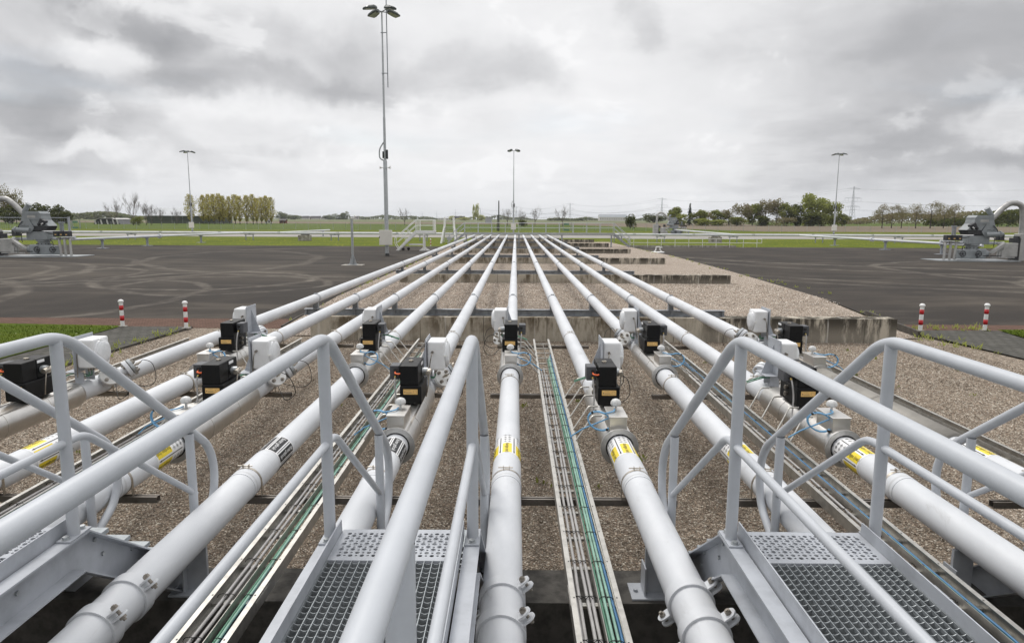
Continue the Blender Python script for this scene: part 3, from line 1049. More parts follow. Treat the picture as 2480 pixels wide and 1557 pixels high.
lj.lathe([(.171, 8.6), (.171, 8.65)], 40, Mx_)
lj.lathe([(.168, 8.65), (.168, 10.32)], 40, Mx_)
lj.build('long_jacket', mat('weathered jacket sheet', (.25, .235, .21), .6, metal=.25, var=.3, vscale=3), PIPES[9])

# ------------------------------------------------------------------ actuator boxes (black) and gauge boxes (white)


def make_actuator(m):
    """m=+1: switch box on -X side (nearer row); -1 mirrored"""
    root = thing('actuator_box', 'x', 'actuator', (0, 0, 0), 'black actuator boxes on the pipes')
    z0 = 0.0
    b = MB()
    b.rbox((m * .012, .27, .115), (.262, .54, .23), .014, 2)
    lo = b.build('lower_housing', M['black'], root)
    st = MB()
    st.bb(m * .012 - .086, m * .012 + .086, -.0025, .002, .125, .188)
    s_ = st.build('sticker', M['amber'], lo)
    pr = MB()
    x0 = m * .012
    for q, wd in ((.176, .06), (.150, .07), (.139, .08)):
        pr.bb(x0 - .055, x0 - .055 + wd, -.0035, -.0025, q - .0022, q + .0022)
    ringp = [(x0 + .055 + .022 * math.cos(R_(a)), .155 + .022 * math.sin(R_(a))) for a in range(0, 360, 20)]
    for i in range(len(ringp)):
        a, c = ringp[i], ringp[(i + 1) % len(ringp)]
        pr.add([(a[0], -.0034, a[1]), (c[0], -.0034, c[1]), (x0 + .055 + (c[0] - x0 - .055) * .88, -.0034, .155 + (c[1] - .155) * .88), (x0 + .055 + (a[0] - x0 - .055) * .88, -.0034, .155 + (a[1] - .155) * .88)], [(0, 1, 2, 3)])
    pr.add([(x0 - .078, -.0034, .145), (x0 - .058, -.0034, .145), (x0 - .068, -.0034, .165)], [(0, 1, 2)])
    pr.build('print', M['inkgrey'], s_)
    b = MB()
    b.rbox((-m * .006, .14, .35), (.222, .26, .25), .014, 2)
    b.rbox((-m * .006, .408, .35), (.222, .268, .25), .014, 2)
    up = b.build('upper_housing', M['black'], root)
    st = MB()
    sxx = m * (.105)
    st.bb(min(sxx, sxx + m * .003), max(sxx, sxx + m * .003), .29 if m > 0 else .40, .42 if m > 0 else .53, .42, .455)
    st.build('white_sticker', M['labelwhite'], up)
    lt = MB()
    lt.bb(-.035, .0, .245, .315, .474, .484)
    lt.tube(arc((-.018, .28, .487), .026, 0, 360, 14, (1, 0, 0), (0, 1, 0)), .005, 6)
    lt.build('latch', M['strap'], root)
    # switch box with its cable
    b = MB()
    b.rbox((-m * .195, .20, .37), (.115, .20, .17), .006, 1)
    b.bb(-m * .135 - .02, -m * .135 + .02, .15, .25, .34, .40)
    sw = b.build('switch_box', M['darkgrey'], root)
    MB().cyl((-m * .18, .10, .405), (-m * .18, .075, .405), .022, n=14).build('socket', M['blackdark'], sw)
    MB().cyl((-m * .18, .10, .33), (-m * .18, .07, .33), .018, n=14).build('socket', M['blackdark'], sw)
    if m > 0:
        o = MB()
        o.tube(fillet([(-.18, .08, .385), (-.18, .03, .375), (-.11, .01, .37), (-.085, .06, .41), (-.10, .12, .43)], .05, 5), .009, 8)
        o.build('orange_cable', M['orange'], sw)
    cd = MB()
    cd.cyl((-m * .18, .07, .33), (-m * .18, .045, .315), .013, n=10)
    cd.build('cable_gland', M['brass'], sw)
    cd = MB()
    cd.tube(fillet([(-m * .18, .045, .315), (-m * .18, .01, .27), (-m * .165, -.01, .12), (-m * .175, -.03, -.06), (-m * .22, -.10, -.14)], .06, 5), .0105, 8)
    cd.build('conduit', M['greyc'], root)
    # bypass valve with pale knob
    v = MB()
    v.cyl((m * .11, .36, .33), (m * .18, .36, .33), .050, n=18)
    v.build('valve_cap', M['galv'], root)
    v = MB()
    v.cyl((m * .17, .34, .33), (m * .215, .34, .33), .034, .040, n=14)
    v.cyl((m * .195, .26, .325), (m * .195, .40, .335), .030, n=12)
    v.tube(fillet([(m * .2, .30, .30), (m * .19, .28, .15), (m * .16, .30, .02)], .08), .008, 6)
    v.build('valve', M['strap'], root)
    for q in (.09, .17):
        v = MB()
        v.cyl((-m * .118, .30, q), (-m * .16, .30, q), .022, n=12)
        v.tube(arc((-m * .15, .30, q), .026, 0, 360, 12, (0, 1, 0), (0, 0, 1)), .005, 6)
        v.build('fitting', M['bolt'], root)
    return root


def make_gauge(m):
    root = thing('gauge_box', 'x', 'gauge', (0, 0, 0), 'white gauge boxes on brackets')
    b = MB()
    b.rbox((m * .145, 0, .26), (.24, .37, .40), .028, 3)
    h = b.build('gauge_housing', M['white'], root)
    c = MB()
    Mx = Matrix.Translation((m * .265, 0, .26)) @ Matrix.Rotation(R_(90 * m), 4, 'Y')
    c.lathe([(.178, -.01), (.178, .020), (.168, .026), (.160, .026)], 40, Mx)
    c.lathe([(.160, .026), (.150, .040), (.10, .052), (.0005, .056)], 40, Mx)
    dl = c.build('dial_cover', M['dial'], h)
    for q in range(3):
        k = MB()
        a = R_(100 + q * 80)
        k.bb(m * .262 - .012, m * .262 + .03, .175 * math.cos(a) - .012, .175 * math.cos(a) + .012, .26 + .175 * math.sin(a) - .012, .26 + .175 * math.sin(a) + .012)
        k.build('cover_clip', M['whitec'], h)
    p = MB()
    p.rbox((m * .012, 0, .25), (.010, .47, .50), .003, 1)
    for yy in (-.2, .2):
        for z in (.04, .46):
            p.cyl((m * .0, yy, z), (m * .03, yy, z), .014, n=8)
    p.bb(-m * .16 if m > 0 else 0, 0 if m > 0 else .16, -.20, .20, .0, .010)
    p.add([(m * .006, -.006, .01), (m * .006, -.006, .42), (-m * .15, -.006, .01), (m * .006, .006, .01), (m * .006, .006, .42), (-m * .15, .006, .01)], [(0, 1, 2), (5, 4, 3), (0, 3, 4, 1), (1, 4, 5, 2), (2, 5, 3, 0)])
    p.build('bracket', M['stair'], root)
    for yy in (-.12, .12):
        MB().bb(-.06, .06, yy - .008, yy + .008, -.16, -.001).build('stand', M['stair'], root)
    g = MB()
    g.cyl((m * .10, -.185, .32), (m * .10, -.235, .315), .017, n=10)
    g.tube(fillet([(m * .10, -.235, .315), (m * .09, -.27, .27), (m * .06, -.24, .10), (m * .03, -.2, -.06)], .08, 5), .007, 6)
    g.build('cable_lead', M['bolt'], root)
    for q in (-.09, -.03, .03, .09):
        MB().cyl((m * .12, q, .06), (m * .12, q, .0), .014, n=8).build('cable_gland', M['bolt'], root)
    gc = MB()
    for q, cc in ((-.09, 0), (-.03, 0)):
        gc.tube(fillet([(m * .12, q, .0), (m * .11, q + .02, -.08), (-m * .10, q, -.02), (-m * .35, q + .05, -.12)], .1, 5), .009, 6)
    gc.build('green_lead', M['green'], root)
    return root


PLN = ['the leftmost', 'the second', 'the third', 'the fourth', 'the fifth', 'the sixth', 'the seventh', 'the eighth', 'the ninth', 'the rightmost']


def pipe_phrase(i):
    return PLN[i] + (' pipeline' if i in (0, 9) else ' pipeline from the left')


acts = {1: make_actuator(1), -1: make_actuator(-1)}
gaus = {1: make_gauge(1), -1: make_gauge(-1)}
for root in list(acts.values()) + list(gaus.values()):
    children(root)
    for k in root.children: children(k)
for i, x in enumerate(PIPE_X):
    m = 1 if i % 2 == 0 else -1
    y0 = 7.02 if m > 0 else 10.32
    la = 'black actuator box with amber sticker%s, on %s' % (' and orange cable' if m > 0 else '', pipe_phrase(i))
    lg = 'white gauge box with round dial facing %s, above %s' % ('right' if m > 0 else 'left', pipe_phrase(i))
    for src, lab, loc in ((acts[m], la, (x, y0 + 1.0, 1.405)), (gaus[m], lg, (x + m * .05, y0 + 2.28, ZP + .30))):
        if src['label'] == 'x':
            src['label'] = lab
            src.location = loc
        else:
            dup(src, loc=loc, label=lab)

# ------------------------------------------------------------------ support channels under pipes, cable trays, cables
SPANS = [(-6.95, -5.72, 'under the leftmost pipeline'), (-5.2, -3.3, 'under the second and third pipelines'), (-2.8, -.9, 'under the fourth and fifth pipelines'),
         (-.36, 1.5, 'under the two middle pipelines'), (2.02, 3.9, 'under the eighth and ninth pipelines'), (4.4, 5.65, 'under the rightmost pipeline')]
ROWN = ['nearest row by the labels', 'middle row', 'farthest row before the concrete wall']
for r_, y in enumerate((6.0, 9.79, 13.69)):
    for x0, x1, where in SPANS:
        b = MB()
        b.bb(x0, x1, y - .034, y - .029, 1.022, 1.082)
        b.bb(x0, x1, y + .029, y + .034, 1.022, 1.082)
        b.bb(x0, x1, y - .029, y + .029, 1.022, 1.027)
        b.bb(x0, x1, y - .029, y - .011, 1.077, 1.082)
        b.bb(x0, x1, y + .011, y + .029, 1.077, 1.082)
        root = b.build('support_channel', M['bar'])
        tag(root, 'dark steel channel %s, %s' % (where, ROWN[r_]), 'support rail', 'dark channels under the pipes')

TRAYS = [(-6.60, 'left of the leftmost pipeline', 0), (-4.27, 'between the second and third pipelines', 1), (-1.84, 'between the fourth and fifth pipelines', 2), (.535, 'between the two middle pipelines', 3),
         (2.93, 'between the eighth and ninth pipelines', 4), (5.26, 'right of the rightmost pipeline', 5)]
TZ0, TZ1, THW = 1.086, 1.180, .165
random.seed(5)
for tx, where, ti in TRAYS:
    y0t, y1t = .6, 13.9
    root = thing('cable_tray', 'metal ladder tray for cables %s' % where, 'cable tray', (tx, 0, 0), 'cable trays between the pipes')
    for s_ in (-1, 1):
        b = MB()
        xo = s_ * THW
        b.bb(min(xo, xo - s_ * .004), max(xo, xo - s_ * .004), y0t, y1t, TZ0, TZ1)
        b.bb(min(xo - s_ * .004, xo - s_ * .036), max(xo - s_ * .004, xo - s_ * .036), y0t, y1t, TZ1 - .004, TZ1)
        b.bb(min(xo - s_ * .004, xo - s_ * .03), max(xo - s_ * .004, xo - s_ * .03), y0t, y1t, TZ0, TZ0 + .004)
        b.bb(min(xo + s_ * .0, xo + s_ * .003), max(xo, xo + s_ * .003), 4.1, 4.35, TZ0 + .02, TZ1 - .02)
        sr = b.build('side_rail', M['tray'], root)
        h = MB()
        yy = y0t + .2
        while yy < y1t:
            h.bb(xo - s_ * .025 - .005, xo - s_ * .025 + .005, yy - .006, yy + .006, TZ1 + .0005, TZ1 + .0012)
            yy += .48
        h.build('slot', M['ink'], sr)
    yy = y0t + .25
    while yy < y1t:
        b = MB()
        b.bb(-THW + .005, THW - .005, yy - .02, yy + .02, TZ0 + .006, TZ0 + .024)
        b.build('rung', M['tray'], root)
        yy += .478
    b = MB()
    b.bb(.020, .023, y0t, y1t - .4, TZ0 + .025, TZ1 - .005)
    b.build('divider', M['tray'], root)
    # arms that carry leads from the boxes down to the tray
    for side, pi in ((-1, 2 * ti - 1), (1, 2 * ti)):
        if not 0 <= pi < 10: continue
        yb = 7.02 if pi % 2 == 0 else 10.32
        px = PIPE_X[pi] - tx
        for q, dy in enumerate((.35, .75, 1.25, 1.7, 2.2)):
            b = MB()
            ya = yb + dy
            pts = fillet([(side * (THW - .01), ya, TZ1 + .004), (px - side * .24, ya + .16, ZP + .20), (px - side * .13, ya + .16, ZP + .20)], .03, 3)
            for i in range(len(pts) - 1):
                b.tube([pts[i], pts[i + 1]], .011, 4)
            b.build('lead_arm', M['tray'], root)

CAB = {0: [('greyc', 'grey', -.10, .014), ('greyc', 'grey', -.065, .014), ('green2', 'green', .07, .010)],
       1: [('greyc', 'grey', -.12, .015), ('greyc', 'grey', -.06, .015), ('green2', 'green', .05, .010), ('green', 'green', .08, .010), ('lblue', 'light blue', .11, .010)],
       2: [('greyc', 'grey', -.10, .014), ('greyc', 'grey', -.055, .014), ('green', 'green', .045, .011), ('green2', 'green', .07, .012), ('lblue', 'light blue', .10, .011), ('blue', 'dark blue', .122, .010)],
       3: [('greyc', 'grey', -.125, .0145), ('greyc', 'grey', -.095, .0145), ('greyc', 'grey', -.045, .0145), ('greyc', 'grey', -.015, .0145), ('green', 'green', .045, .0125), ('green2', 'green', .068, .0135), ('green2', 'green', .093, .0125),
           ('blue', 'dark blue', .118, .0125), ('whitecable', 'cream', .138, .006)],
       4: [('greyc', 'grey', -.11, .0145), ('greyc', 'grey', -.08, .0145), ('greyc', 'grey', -.03, .0145), ('lblue', 'light blue', .05, .010), ('blue', 'dark blue', .10, .011), ('green', 'green', .075, .011)],
       5: [('greyc', 'grey', -.09, .0145), ('greyc', 'grey', -.055, .0145), ('greyc', 'grey', .06, .0145)]}
for tx, where, ti in TRAYS:
    for ci, (mk, cn, off, r0) in enumerate(CAB[ti]):
        pts = []
        yy = .6
        end = 10.9 + .25 * (ci % 3) if mk == 'greyc' else 12.1 + .2 * (ci % 4)
        ph = random.random() * 6
        while yy < end:
            r = r0 * .84
            pts.append((tx + off + .004 * math.sin(yy * 1.3 + ph) + random.uniform(-.002, .002), yy, TZ0 + .024 + r + (.012 if mk in ('green2',) else 0) + random.uniform(0, .003)))
            yy += .239
        o = MB().tube(pts, r, 8).build('cable', M[mk])
        tag(o, '%s cable lying in the tray %s' % (cn, where), 'cable', 'cables in the trays')
        if mk in ('greyc', 'green2', 'lblue'):
            yy = .85
            while yy < end - .2:
                w_ = .040 if mk == 'greyc' else .034
                cz = TZ0 + .024 + r0
                MB().tube([(tx + off + w_ * math.cos(R_(a)), yy + .03, cz + (r0 + .014) * math.sin(R_(a))) for a in range(0, 181, 30)], .0028, 5).build('cable_tie', M['blackdark'], o)
                yy += .478

# blue coiled leads below the domed caps
for i, x in enumerate(PIPE_X):
    m = 1 if i % 2 == 0 else -1
    y0 = 7.02 if m > 0 else 10.32
    pts = [(x - m * .02, y0 + .34, 1.552), (x - m * .03, y0 + .24, 1.556), (x - m * .09, y0 + .2, 1.55)]
    c = Vector((x - m * .20, y0 + .16, 1.46))
    fx, fy = Vector((1, -.25, 0)).normalized(), Vector((-m * .2, .25, 1)).normalized()
    loop = [c + fx * .125 * math.cos(R_(a)) * (1 if m > 0 else -1) + fy * .105 * math.sin(R_(a)) + Vector((0, .00006 * a, 0)) for a in range(60, 60 + 700, 20)]
    tail = [c + Vector((-m * .18, .05, -.10)), c + Vector((-m * .30, .1, -.20))]
    o = MB().tube(fillet(pts + loop[:1], .04, 3)[:-1] + loop + tail, .0085, 6).build('coiled_cable', M['lblue'])
    tag(o, 'light blue cable coiled below the domed cap of %s' % pipe_phrase(i), 'cable', 'blue coiled leads')
    for k in (3, 12, 20):
        p = loop[k]
        MB().cyl(p - Vector((0, .010, .0)), p + Vector((0, .010, 0)), .014, n=8).build('cable_tie', M['blackdark'], o)

# ------------------------------------------------------------------ stairs down to the pipes
SW = .815                 # the flights just fit between neighbouring pipes
LZ, LY = 1.76, 3.91


def make_stair():
    root = thing('staircase', 'x', 'staircase', (0, 0, 0), 'steel stairs with tube railings')
    hw = SW / 2
    # grating
    g = MB()
    gx0, gx1, gy0, gy1 = -hw + .05, hw - .05, .2, LY - .375
    nx = 16
    dx = (gx1 - gx0) / nx
    y = gy1 - .012
    while y > gy0:
        vv, ff = [], []
        seg = nx * 6
        for k in range(seg + 1):
            xx = gx0 + (gx1 - gx0) * k / seg
            h = LZ - .004 - .0095 * abs(math.sin(math.pi * (k / 6.0)))
            vv += [(xx, y - .0022, h), (xx, y + .0022, h), (xx, y - .0022, LZ - .040), (xx, y + .0022, LZ - .040)]
        for k in range(seg):
            a, b = 4 * k, 4 * k + 4
            ff += [(a, b, b + 1, a + 1), (a + 2, b + 2, b, a), (a + 1, b + 1, b + 3, a + 3)]
        g.add(vv, ff)
        y -= .048
    for k in range(nx + 1):
        xx = gx0 + dx * k
        g.bb(xx - .002, xx + .002, gy0, gy1, LZ - .020, LZ - .001)
    g.bb(gx0 - .006, gx0 - .003, gy0, gy1, LZ - .04, LZ)
    g.bb(gx1 + .003, gx1 + .006, gy0, gy1, LZ - .04, LZ)
    g.build('grating', M['grate'], root)
    # perforated plate with real holes
    p = MB()
    px0, px1, py0, py1 = -hw + .045, hw - .045, LY - .37, LY
    nxx, nyy = 20, 9
    mx, my = .035, .035
    cw, ch = (px1 - px0 - 2 * mx) / nxx, (py1 - py0 - 2 * my) / nyy
    for i in range(nxx):
        for j in range(nyy):
            cx, cy = px0 + mx + cw * (i + .5), py0 + my + ch * (j + .5)
            big = (i + j) % 2 == 0
            r = (.0136 if big else .0080)
            lift = .004 if (big and 1 < j < nyy - 1) else 0.0
            outer = [(cx + cw / 2 * sx_, cy + ch / 2 * sy_, LZ) for sx_, sy_ in ((1, 0), (1, 1), (0, 1), (-1, 1), (-1, 0), (-1, -1), (0, -1), (1, -1))]
            inner = [(cx + r * math.cos(R_(a)), cy + r * math.sin(R_(a)), LZ + lift) for a in range(0, 360, 45)]
            low = [(q[0], q[1], LZ - .006) for q in inner]
            p.add(outer + inner + low, [(k, (k + 1) % 8, (k + 1) % 8 + 8, k + 8) for k in range(8)] + [(k + 8, (k + 1) % 8 + 8, (k + 1) % 8 + 16, k + 16) for k in range(8)])
    def q4(x0, x1, y0, y1):
        p.add([(x0, y0, LZ), (x1, y0, LZ), (x1, y1, LZ), (x0, y1, LZ)], [(0, 1, 2, 3)])
    q4(px0, px0 + mx, py0, py1); q4(px1 - mx, px1, py0, py1)
    q4(px0 + mx, px1 - mx, py0, py0 + my); q4(px0 + mx, px1 - mx, py1 - my, py1)
    p.bb(px0, px1, py1, py1 + .004, LZ - .06, LZ)
    p.bb(px0, px1, py0 - .004, py0, LZ - .045, LZ)
    p.build('perforated_plate', M['stair'], root)
    # stringers: landing and flight channels
    run, drop = 1.45, 1.02
    ye, ze = LY + run, LZ - drop
    for s_ in (-1, 1):
        b = MB()
        xi, xo = s_ * (hw - .025), s_ * (hw + .065)
        lo, hi = min(xi, xo), max(xi, xo)
        ft, dp = .012, .225
        zt = LZ - .02
        def flange(y0, z0, y1, z1, x0, x1, th):
            b.add([(x0, y0, z0), (x1, y0, z0), (x1, y1, z1), (x0, y1, z1), (x0, y0, z0 - th), (x1, y0, z0 - th), (x1, y1, z1 - th), (x0, y1, z1 - th)], [(0, 1, 2, 3), (7, 6, 5, 4), (0, 4, 5, 1), (1, 5, 6, 2), (2, 6, 7, 3), (3, 7, 4, 0)])
        ang = math.atan2(drop, run)
        cz = dp / math.cos(ang)
        jy = LY + .02
        flange(.2, zt, jy, zt, lo, hi, ft)
        flange(jy, zt, ye, ze, lo, hi, ft)
        kb = (dp) * math.tan(ang / 2)
        flange(.2, zt - dp, jy - kb, zt - dp, lo, hi, ft)
        flange(jy - kb, zt - dp, ye, ze - cz, lo, hi, ft)
        wx0, wx1 = (xi, xi + s_ * .009)
        poly = [(.2, zt - ft), (jy, zt - ft), (ye, ze - ft), (ye, ze - cz), (jy - kb, zt - dp), (.2, zt - dp)]
        b.prism(poly, min(wx0, wx1), max(wx0, wx1), 0)
        o = b.build('stringer', M['stair'], root)
        for (yy, zz) in ((LY + .17, LZ - .16), (LY + .24, LZ - .29), (LY + .56, LZ - .42), (LY + .62, LZ - .54), (3.4, LZ - .13), (2.7, LZ - .13)):
            MB().cyl((xi + s_ * .009, yy, zz), (xi + s_ * .022, yy, zz), .014, n=6, smooth=False).build('bolt', M['galv'], o)
        k = MB()
        kx = s_ * (hw - .038)
        k.add([(kx - .004, .2, LZ - .03), (kx + .004, .2, LZ - .03), (kx + .004, LY - .01, LZ - .03), (kx - .004, LY - .01, LZ - .03),
               (kx - .004, .2, LZ + .075), (kx + .004, .2, LZ + .075), (kx + .004, LY - .02, LZ + .075), (kx - .004, LY - .02, LZ + .075)],
              [(0, 1, 2, 3), (4, 5, 6, 7), (0, 1, 5, 4), (1, 2, 6, 5), (2, 3, 7, 6), (3, 0, 4, 7)])
        k.build('kick_plate', M['stair'], root)
        # tube railing
        rx = s_ * (hw + .02)
        RR, KR = .0345, .0243
        zr, zk = 2.95, 2.32
        yl, zl = LY + 1.46, zr - 1.05
        yb, zb = yl + .34, zl - .24
        t = MB()
        path = [(rx, .2, zr), (rx, LY + .0, zr), (rx, yb - .07, zb + .045), (rx, yb + .034, zb - .18), (rx, yb - .02, zb - .475), (rx, yl + .02, zl - .88)]
        t.tube(fillet(path, .18, 8), RR, 14)
        hr = t.build('handrail', M['rail'], root)
        kn = MB()
        kn.tube(fillet([(rx, .2, zk), (rx, LY + .11, zk), (rx, yl, zk - .95)], .10, 6), KR, 12)
        kn.build('knee_rail', M['rail'], hr)
        for (yy, z0, z1) in ((LY - .06, LZ - .02, zr - .01), (yl - .04, LZ - 1.03, zl + .0)) + (((1.38, LZ - .02, zr - .01),) if s_ > 0 else ()):
            ps = MB()
            ps.cyl((rx, yy, z0), (rx, yy, z1), RR, n=16, caps=False)
            ps.build('post', M['rail'], hr)
        for yy in (LY - .06, 1.38)[:2 if s_ > 0 else 1]:
            bp = MB()
            bp.rbox((s_ * (hw + .02), yy, LZ - .014), (.085, .21, .012), .002, 1)
            bp.build('base_plate', M['stair'], hr)
            for q in (-.075, .075):
                hb = MB()
                hb.cyl((s_ * (hw + .02), yy + q, LZ - .008), (s_ * (hw + .02), yy + q, LZ + .010), .019, n=6, smooth=False)
                hb.cyl((s_ * (hw + .02), yy + q, LZ - .008), (s_ * (hw + .02), yy + q, LZ - .004), .024, n=14)
                hb.build('bolt', M['galv'], hr)
    for q in range(1, 6):
        yy, zz = LY + run * q / 6.2, LZ - drop * q / 6.2
        tr = MB()
        tr.bb(-hw + .03, hw - .03, yy - .12, yy + .12, zz - .03, zz)
        tr.build('tread', M['grate'], root)
    return root


st0 = make_stair()
children(st0)
for k in st0.children: children(k)
SLAB = ['grey steel stairs with tube railings beside the third pipeline, partly cut off at the left', 'grey steel stairs with grating left of the sixth pipeline, full width in view',
        'grey steel stairs with grating right of the seventh pipeline, full width in view', 'grey steel stairs beside the ninth pipeline, mostly cut off at the right']
for i, x in enumerate((-3.07, -.675, 1.723, 4.117)):
    if i == 0:
        st0['label'] = SLAB[0]
        st0.location = (x, 0, 0)
    else:
        dup(st0, loc=(x, 0, 0), label=SLAB[i])

# deck the photographer stands on, behind the stair heads; unseen, shades the pit
dk = MB().bb(-9, 10, -6.0, .16, LZ - .22, LZ - .02)
o = dk.build('walkway_deck', M['stair'])
tag(o, 'unseen broad grey steel walkway at the head of the stairs', 'walkway')

# ------------------------------------------------------------------ bollards


def make_bollard():
    root = thing('bollard', 'x', 'bollard', (0, 0, 0), 'red and white bollards')
    b = MB()
    b.lathe([(.062, 0), (.062, .80)], 24)
    b.lathe([(.062, .80), (.085, .805), (.088, .83), (.075, .865), (.045, .888), (.0005, .896)], 24)
    b.build('post', M['bollw'], root)
    for z0, z1 in ((.19, .36), (.54, .70)):
        MB().lathe([(.0622, z0), (.0635, z0), (.0635, z1), (.0622, z1)], 24).build('red_band', M['red'], root)
    MB().bb(-.11, .11, -.11, .11, -.03, .012).build('footing', M['conc2'], root)
    return root


b0 = make_bollard()
children(b0)
BO = [(-13.02, 22.3, 'red and white bollard at the grass corner left of the pipes'), (-10.76, 22.0, 'red and white bollard at the gravel corner of the left paved path'),
      (13.33, 22.25, 'red and white bollard standing just right of the long concrete wall end'), (15.55, 22.4, 'red and white bollard at the grass corner right of the pipes'),
      (-10.6, 85.6, 'tiny far red and white bollard beside the white wheeled stairs')]
for i, (x, y, lab) in enumerate(BO):
    if i == 0:
        b0.location = (x, y, gz(y) + .06)
        b0['label'] = lab
    else:
        dup(b0, loc=(x, y, gz(y) + (.06 if y < 30 else 0.0)), label=lab)

# ------------------------------------------------------------------ light masts


def make_mast(tall):
    root = thing('light_mast', 'x', 'light mast', (0, 0, 0), 'tall floodlight masts')
    H = 21.2 if tall else 18.6
    hs = 8.6 if tall else 6.0
    b = MB()
    b.lathe([(.185, 0), (.18, hs - .2), (.13, hs)], 18)
    b.lathe([(.12, hs), (.112, hs + 3.6), (.095, hs + 3.7), (.085, H - 3.4), (.07, H - 3.3), (.062, H)], 14)
    b.build('pole', M['galv'], root)
    MB().lathe([(.2, -.02), (.2, .22), (.186, .22)], 18).build('foot', M['blackdark'], root)
    c = MB()
    c.rbox((-.05, -.26, 1.65), (1.14, .34, 1.35), .02, 1)
    cb = c.build('cabinet', M['cream'], root)
    MB().bb(-.62, -.56, -.44, -.432, 1.6, 1.75).build('lock', M['blackdark'], cb)
    a = MB()
    for q in (45, 135, 225, 315):
        dx_, dy_ = math.cos(R_(q)), math.sin(R_(q))
        a.tube([(0, 0, H - .05), (dx_ * .95, dy_ * .95, H + .05)], .045, 8)
    a.build('arm', M['galvd'], root)
    for q in (45, 135, 225, 315):
        dx_, dy_ = math.cos(R_(q)), math.sin(R_(q))
        Mf = frame((dx_ * 1.12, dy_ * 1.12, H + .08), (dx_, dy_, -.22), (-dy_, dx_, 0))
        l = MB()
        sec = [(-.55, .17, .10), (-.25, .34, .18), (.35, .40, .14), (.62, .34, .05)]
        vv, ff = [], []
        for xx, wy, hh in sec:
            vv += [(xx, -wy, -.13), (xx, -wy, 0), (xx, -wy * .6, hh), (xx, wy * .6, hh), (xx, wy, 0), (xx, wy, -.13)]
        for i in range(3):
            ff += [(6 * i + k, 6 * i + (k + 1) % 6, 6 * i + 6 + (k + 1) % 6, 6 * i + 6 + k) for k in range(6)]
        ff += [tuple(reversed(range(6))), tuple(range(18, 24))]
        l.add(vv, ff, False, Mf)
        lo = l.build('floodlight', M['lamp'], root)
        MB().add([(-.45, -.2, -.135), (.55, -.33, -.135), (.55, .33, -.135), (-.45, .2, -.135)], [(3, 2, 1, 0)], False, Mf).build('lamp_glass', M['glass'], lo)
    s_ = MB()
    for q in (-1, 1):
        s_.tube([(q * .12, 0, hs - .75), (q * .34, -.05, hs - .72)], .03, 6)
        s_.cyl((q * .30, -.05, hs - .72), (q * .48, -.12, hs - .70), .05, .13, n=12)
    s_.build('loudspeaker', M['whitec'], root)
    k = MB()
    k.tube(fillet([(-.1, -.05, hs - .1), (-.48, -.05, hs + .1), (-.50, -.05, hs + .9), (-.1, -.02, hs + 1.5)], .35, 6), .06, 8)
    k.build('cable_loop', M['galv'], root)
    w_ = MB()
    w_.rbox((.2, -.05, hs + .45), (.16, .2, .8), .02, 1)
    w_.rbox((-.16, -.05, hs + .4), (.10, .2, .6), .02, 1)
    w_.build('winch_box', M['wellk'], root)
    if tall:
        t = MB()
        t.tube([(.42, -.1, H - 6.4), (.42, -.1, H + 2.6)], .045, 8)
        for zz in (H - 1.8, H - 5.2):
            t.bb(-.12, .46, -.12, -.04, zz - .03, zz + .03)
        t.build('antenna_rod', M['galvd'], root)
    return root


mt = make_mast(True)
mt.location = (-11.76, 62.7, YARD)
mt['label'] = 'tallest nearby galvanised mast with four dark floodlights and a cream cabinet'
m0 = make_mast(False)
children(m0)
for k in m0.children: children(k)
for i, (x, y, lab) in enumerate([(-77.2, 164, 'distant floodlight mast in front of the yellow-green poplars'), (-.5, 158, 'distant floodlight mast behind the middle of the far platform'), (75.6, 164, 'distant floodlight mast in front of the mixed wood at right')]):
    if i == 0:
        m0.location = (x, y, YARD)
        m0['label'] = lab
    else:
        dup(m0, loc=(x, y, YARD), label=lab)

# ------------------------------------------------------------------ slim instrument post
root = thing('instrument_post', 'slim grey post with small sensor arms standing on the left asphalt', 'post', (-11.88, 49.9, YARD))
MB().bb(-.075, .075, -.075, .075, .05, 3.30).build('shaft', M['galv'], root)
b = MB()
for q in range(4):
    Mf = Matrix.Rotation(R_(90 * q), 4, 'Z')
    b.add([(.075, -.01, .06), (.28, -.01, .06), (.075, -.01, .75), (.075, .01, .06), (.28, .01, .06), (.075, .01, .75)], [(0, 1, 2), (5, 4, 3), (0, 3, 4, 1), (1, 4, 5, 2), (2, 5, 3, 0)], False, Mf)
b.bb(-.32, .32, -.32, .32, .02, .06)
b.build('base_gusset', M['galv'], root)
MB().bb(-.75, .75, -.6, .6, -.02, .022).build('concrete_pad', M['conc2'], root)
b = MB()
b.tube([(-.2, 0, 3.35), (.22, 0, 3.42)], .025, 6)
b.cyl((-.22, 0, 3.33), (-.22, 0, 3.55), .05, .02, n=10)
b.cyl((.2, 0, 3.38), (.28, -.06, 3.58), .07, n=10)
b.build('sensor', M['whitec'], root)

# ------------------------------------------------------------------ far header pipe, side pipes, supports
HY, HZ, HR = 104.4, 1.36, .16


def leg_pair(root, x, y, z, dx=.55):
    for s_ in (-1, 1):
        MB().bb(x + s_ * dx - .06, x + s_ * dx + .06, y - .06, y + .06, YARD, z - .30).build('leg', M['galvd'], root)
    b = MB()
    b.bb(x - dx - .2, x + dx + .2, y - .1, y + .1, z - .30, z - .20)
    b.bb(x - .15, x + .15, y - .12, y + .12, z - .20, z - .10)
    b.build('cross_beam', M['galvd'], root)


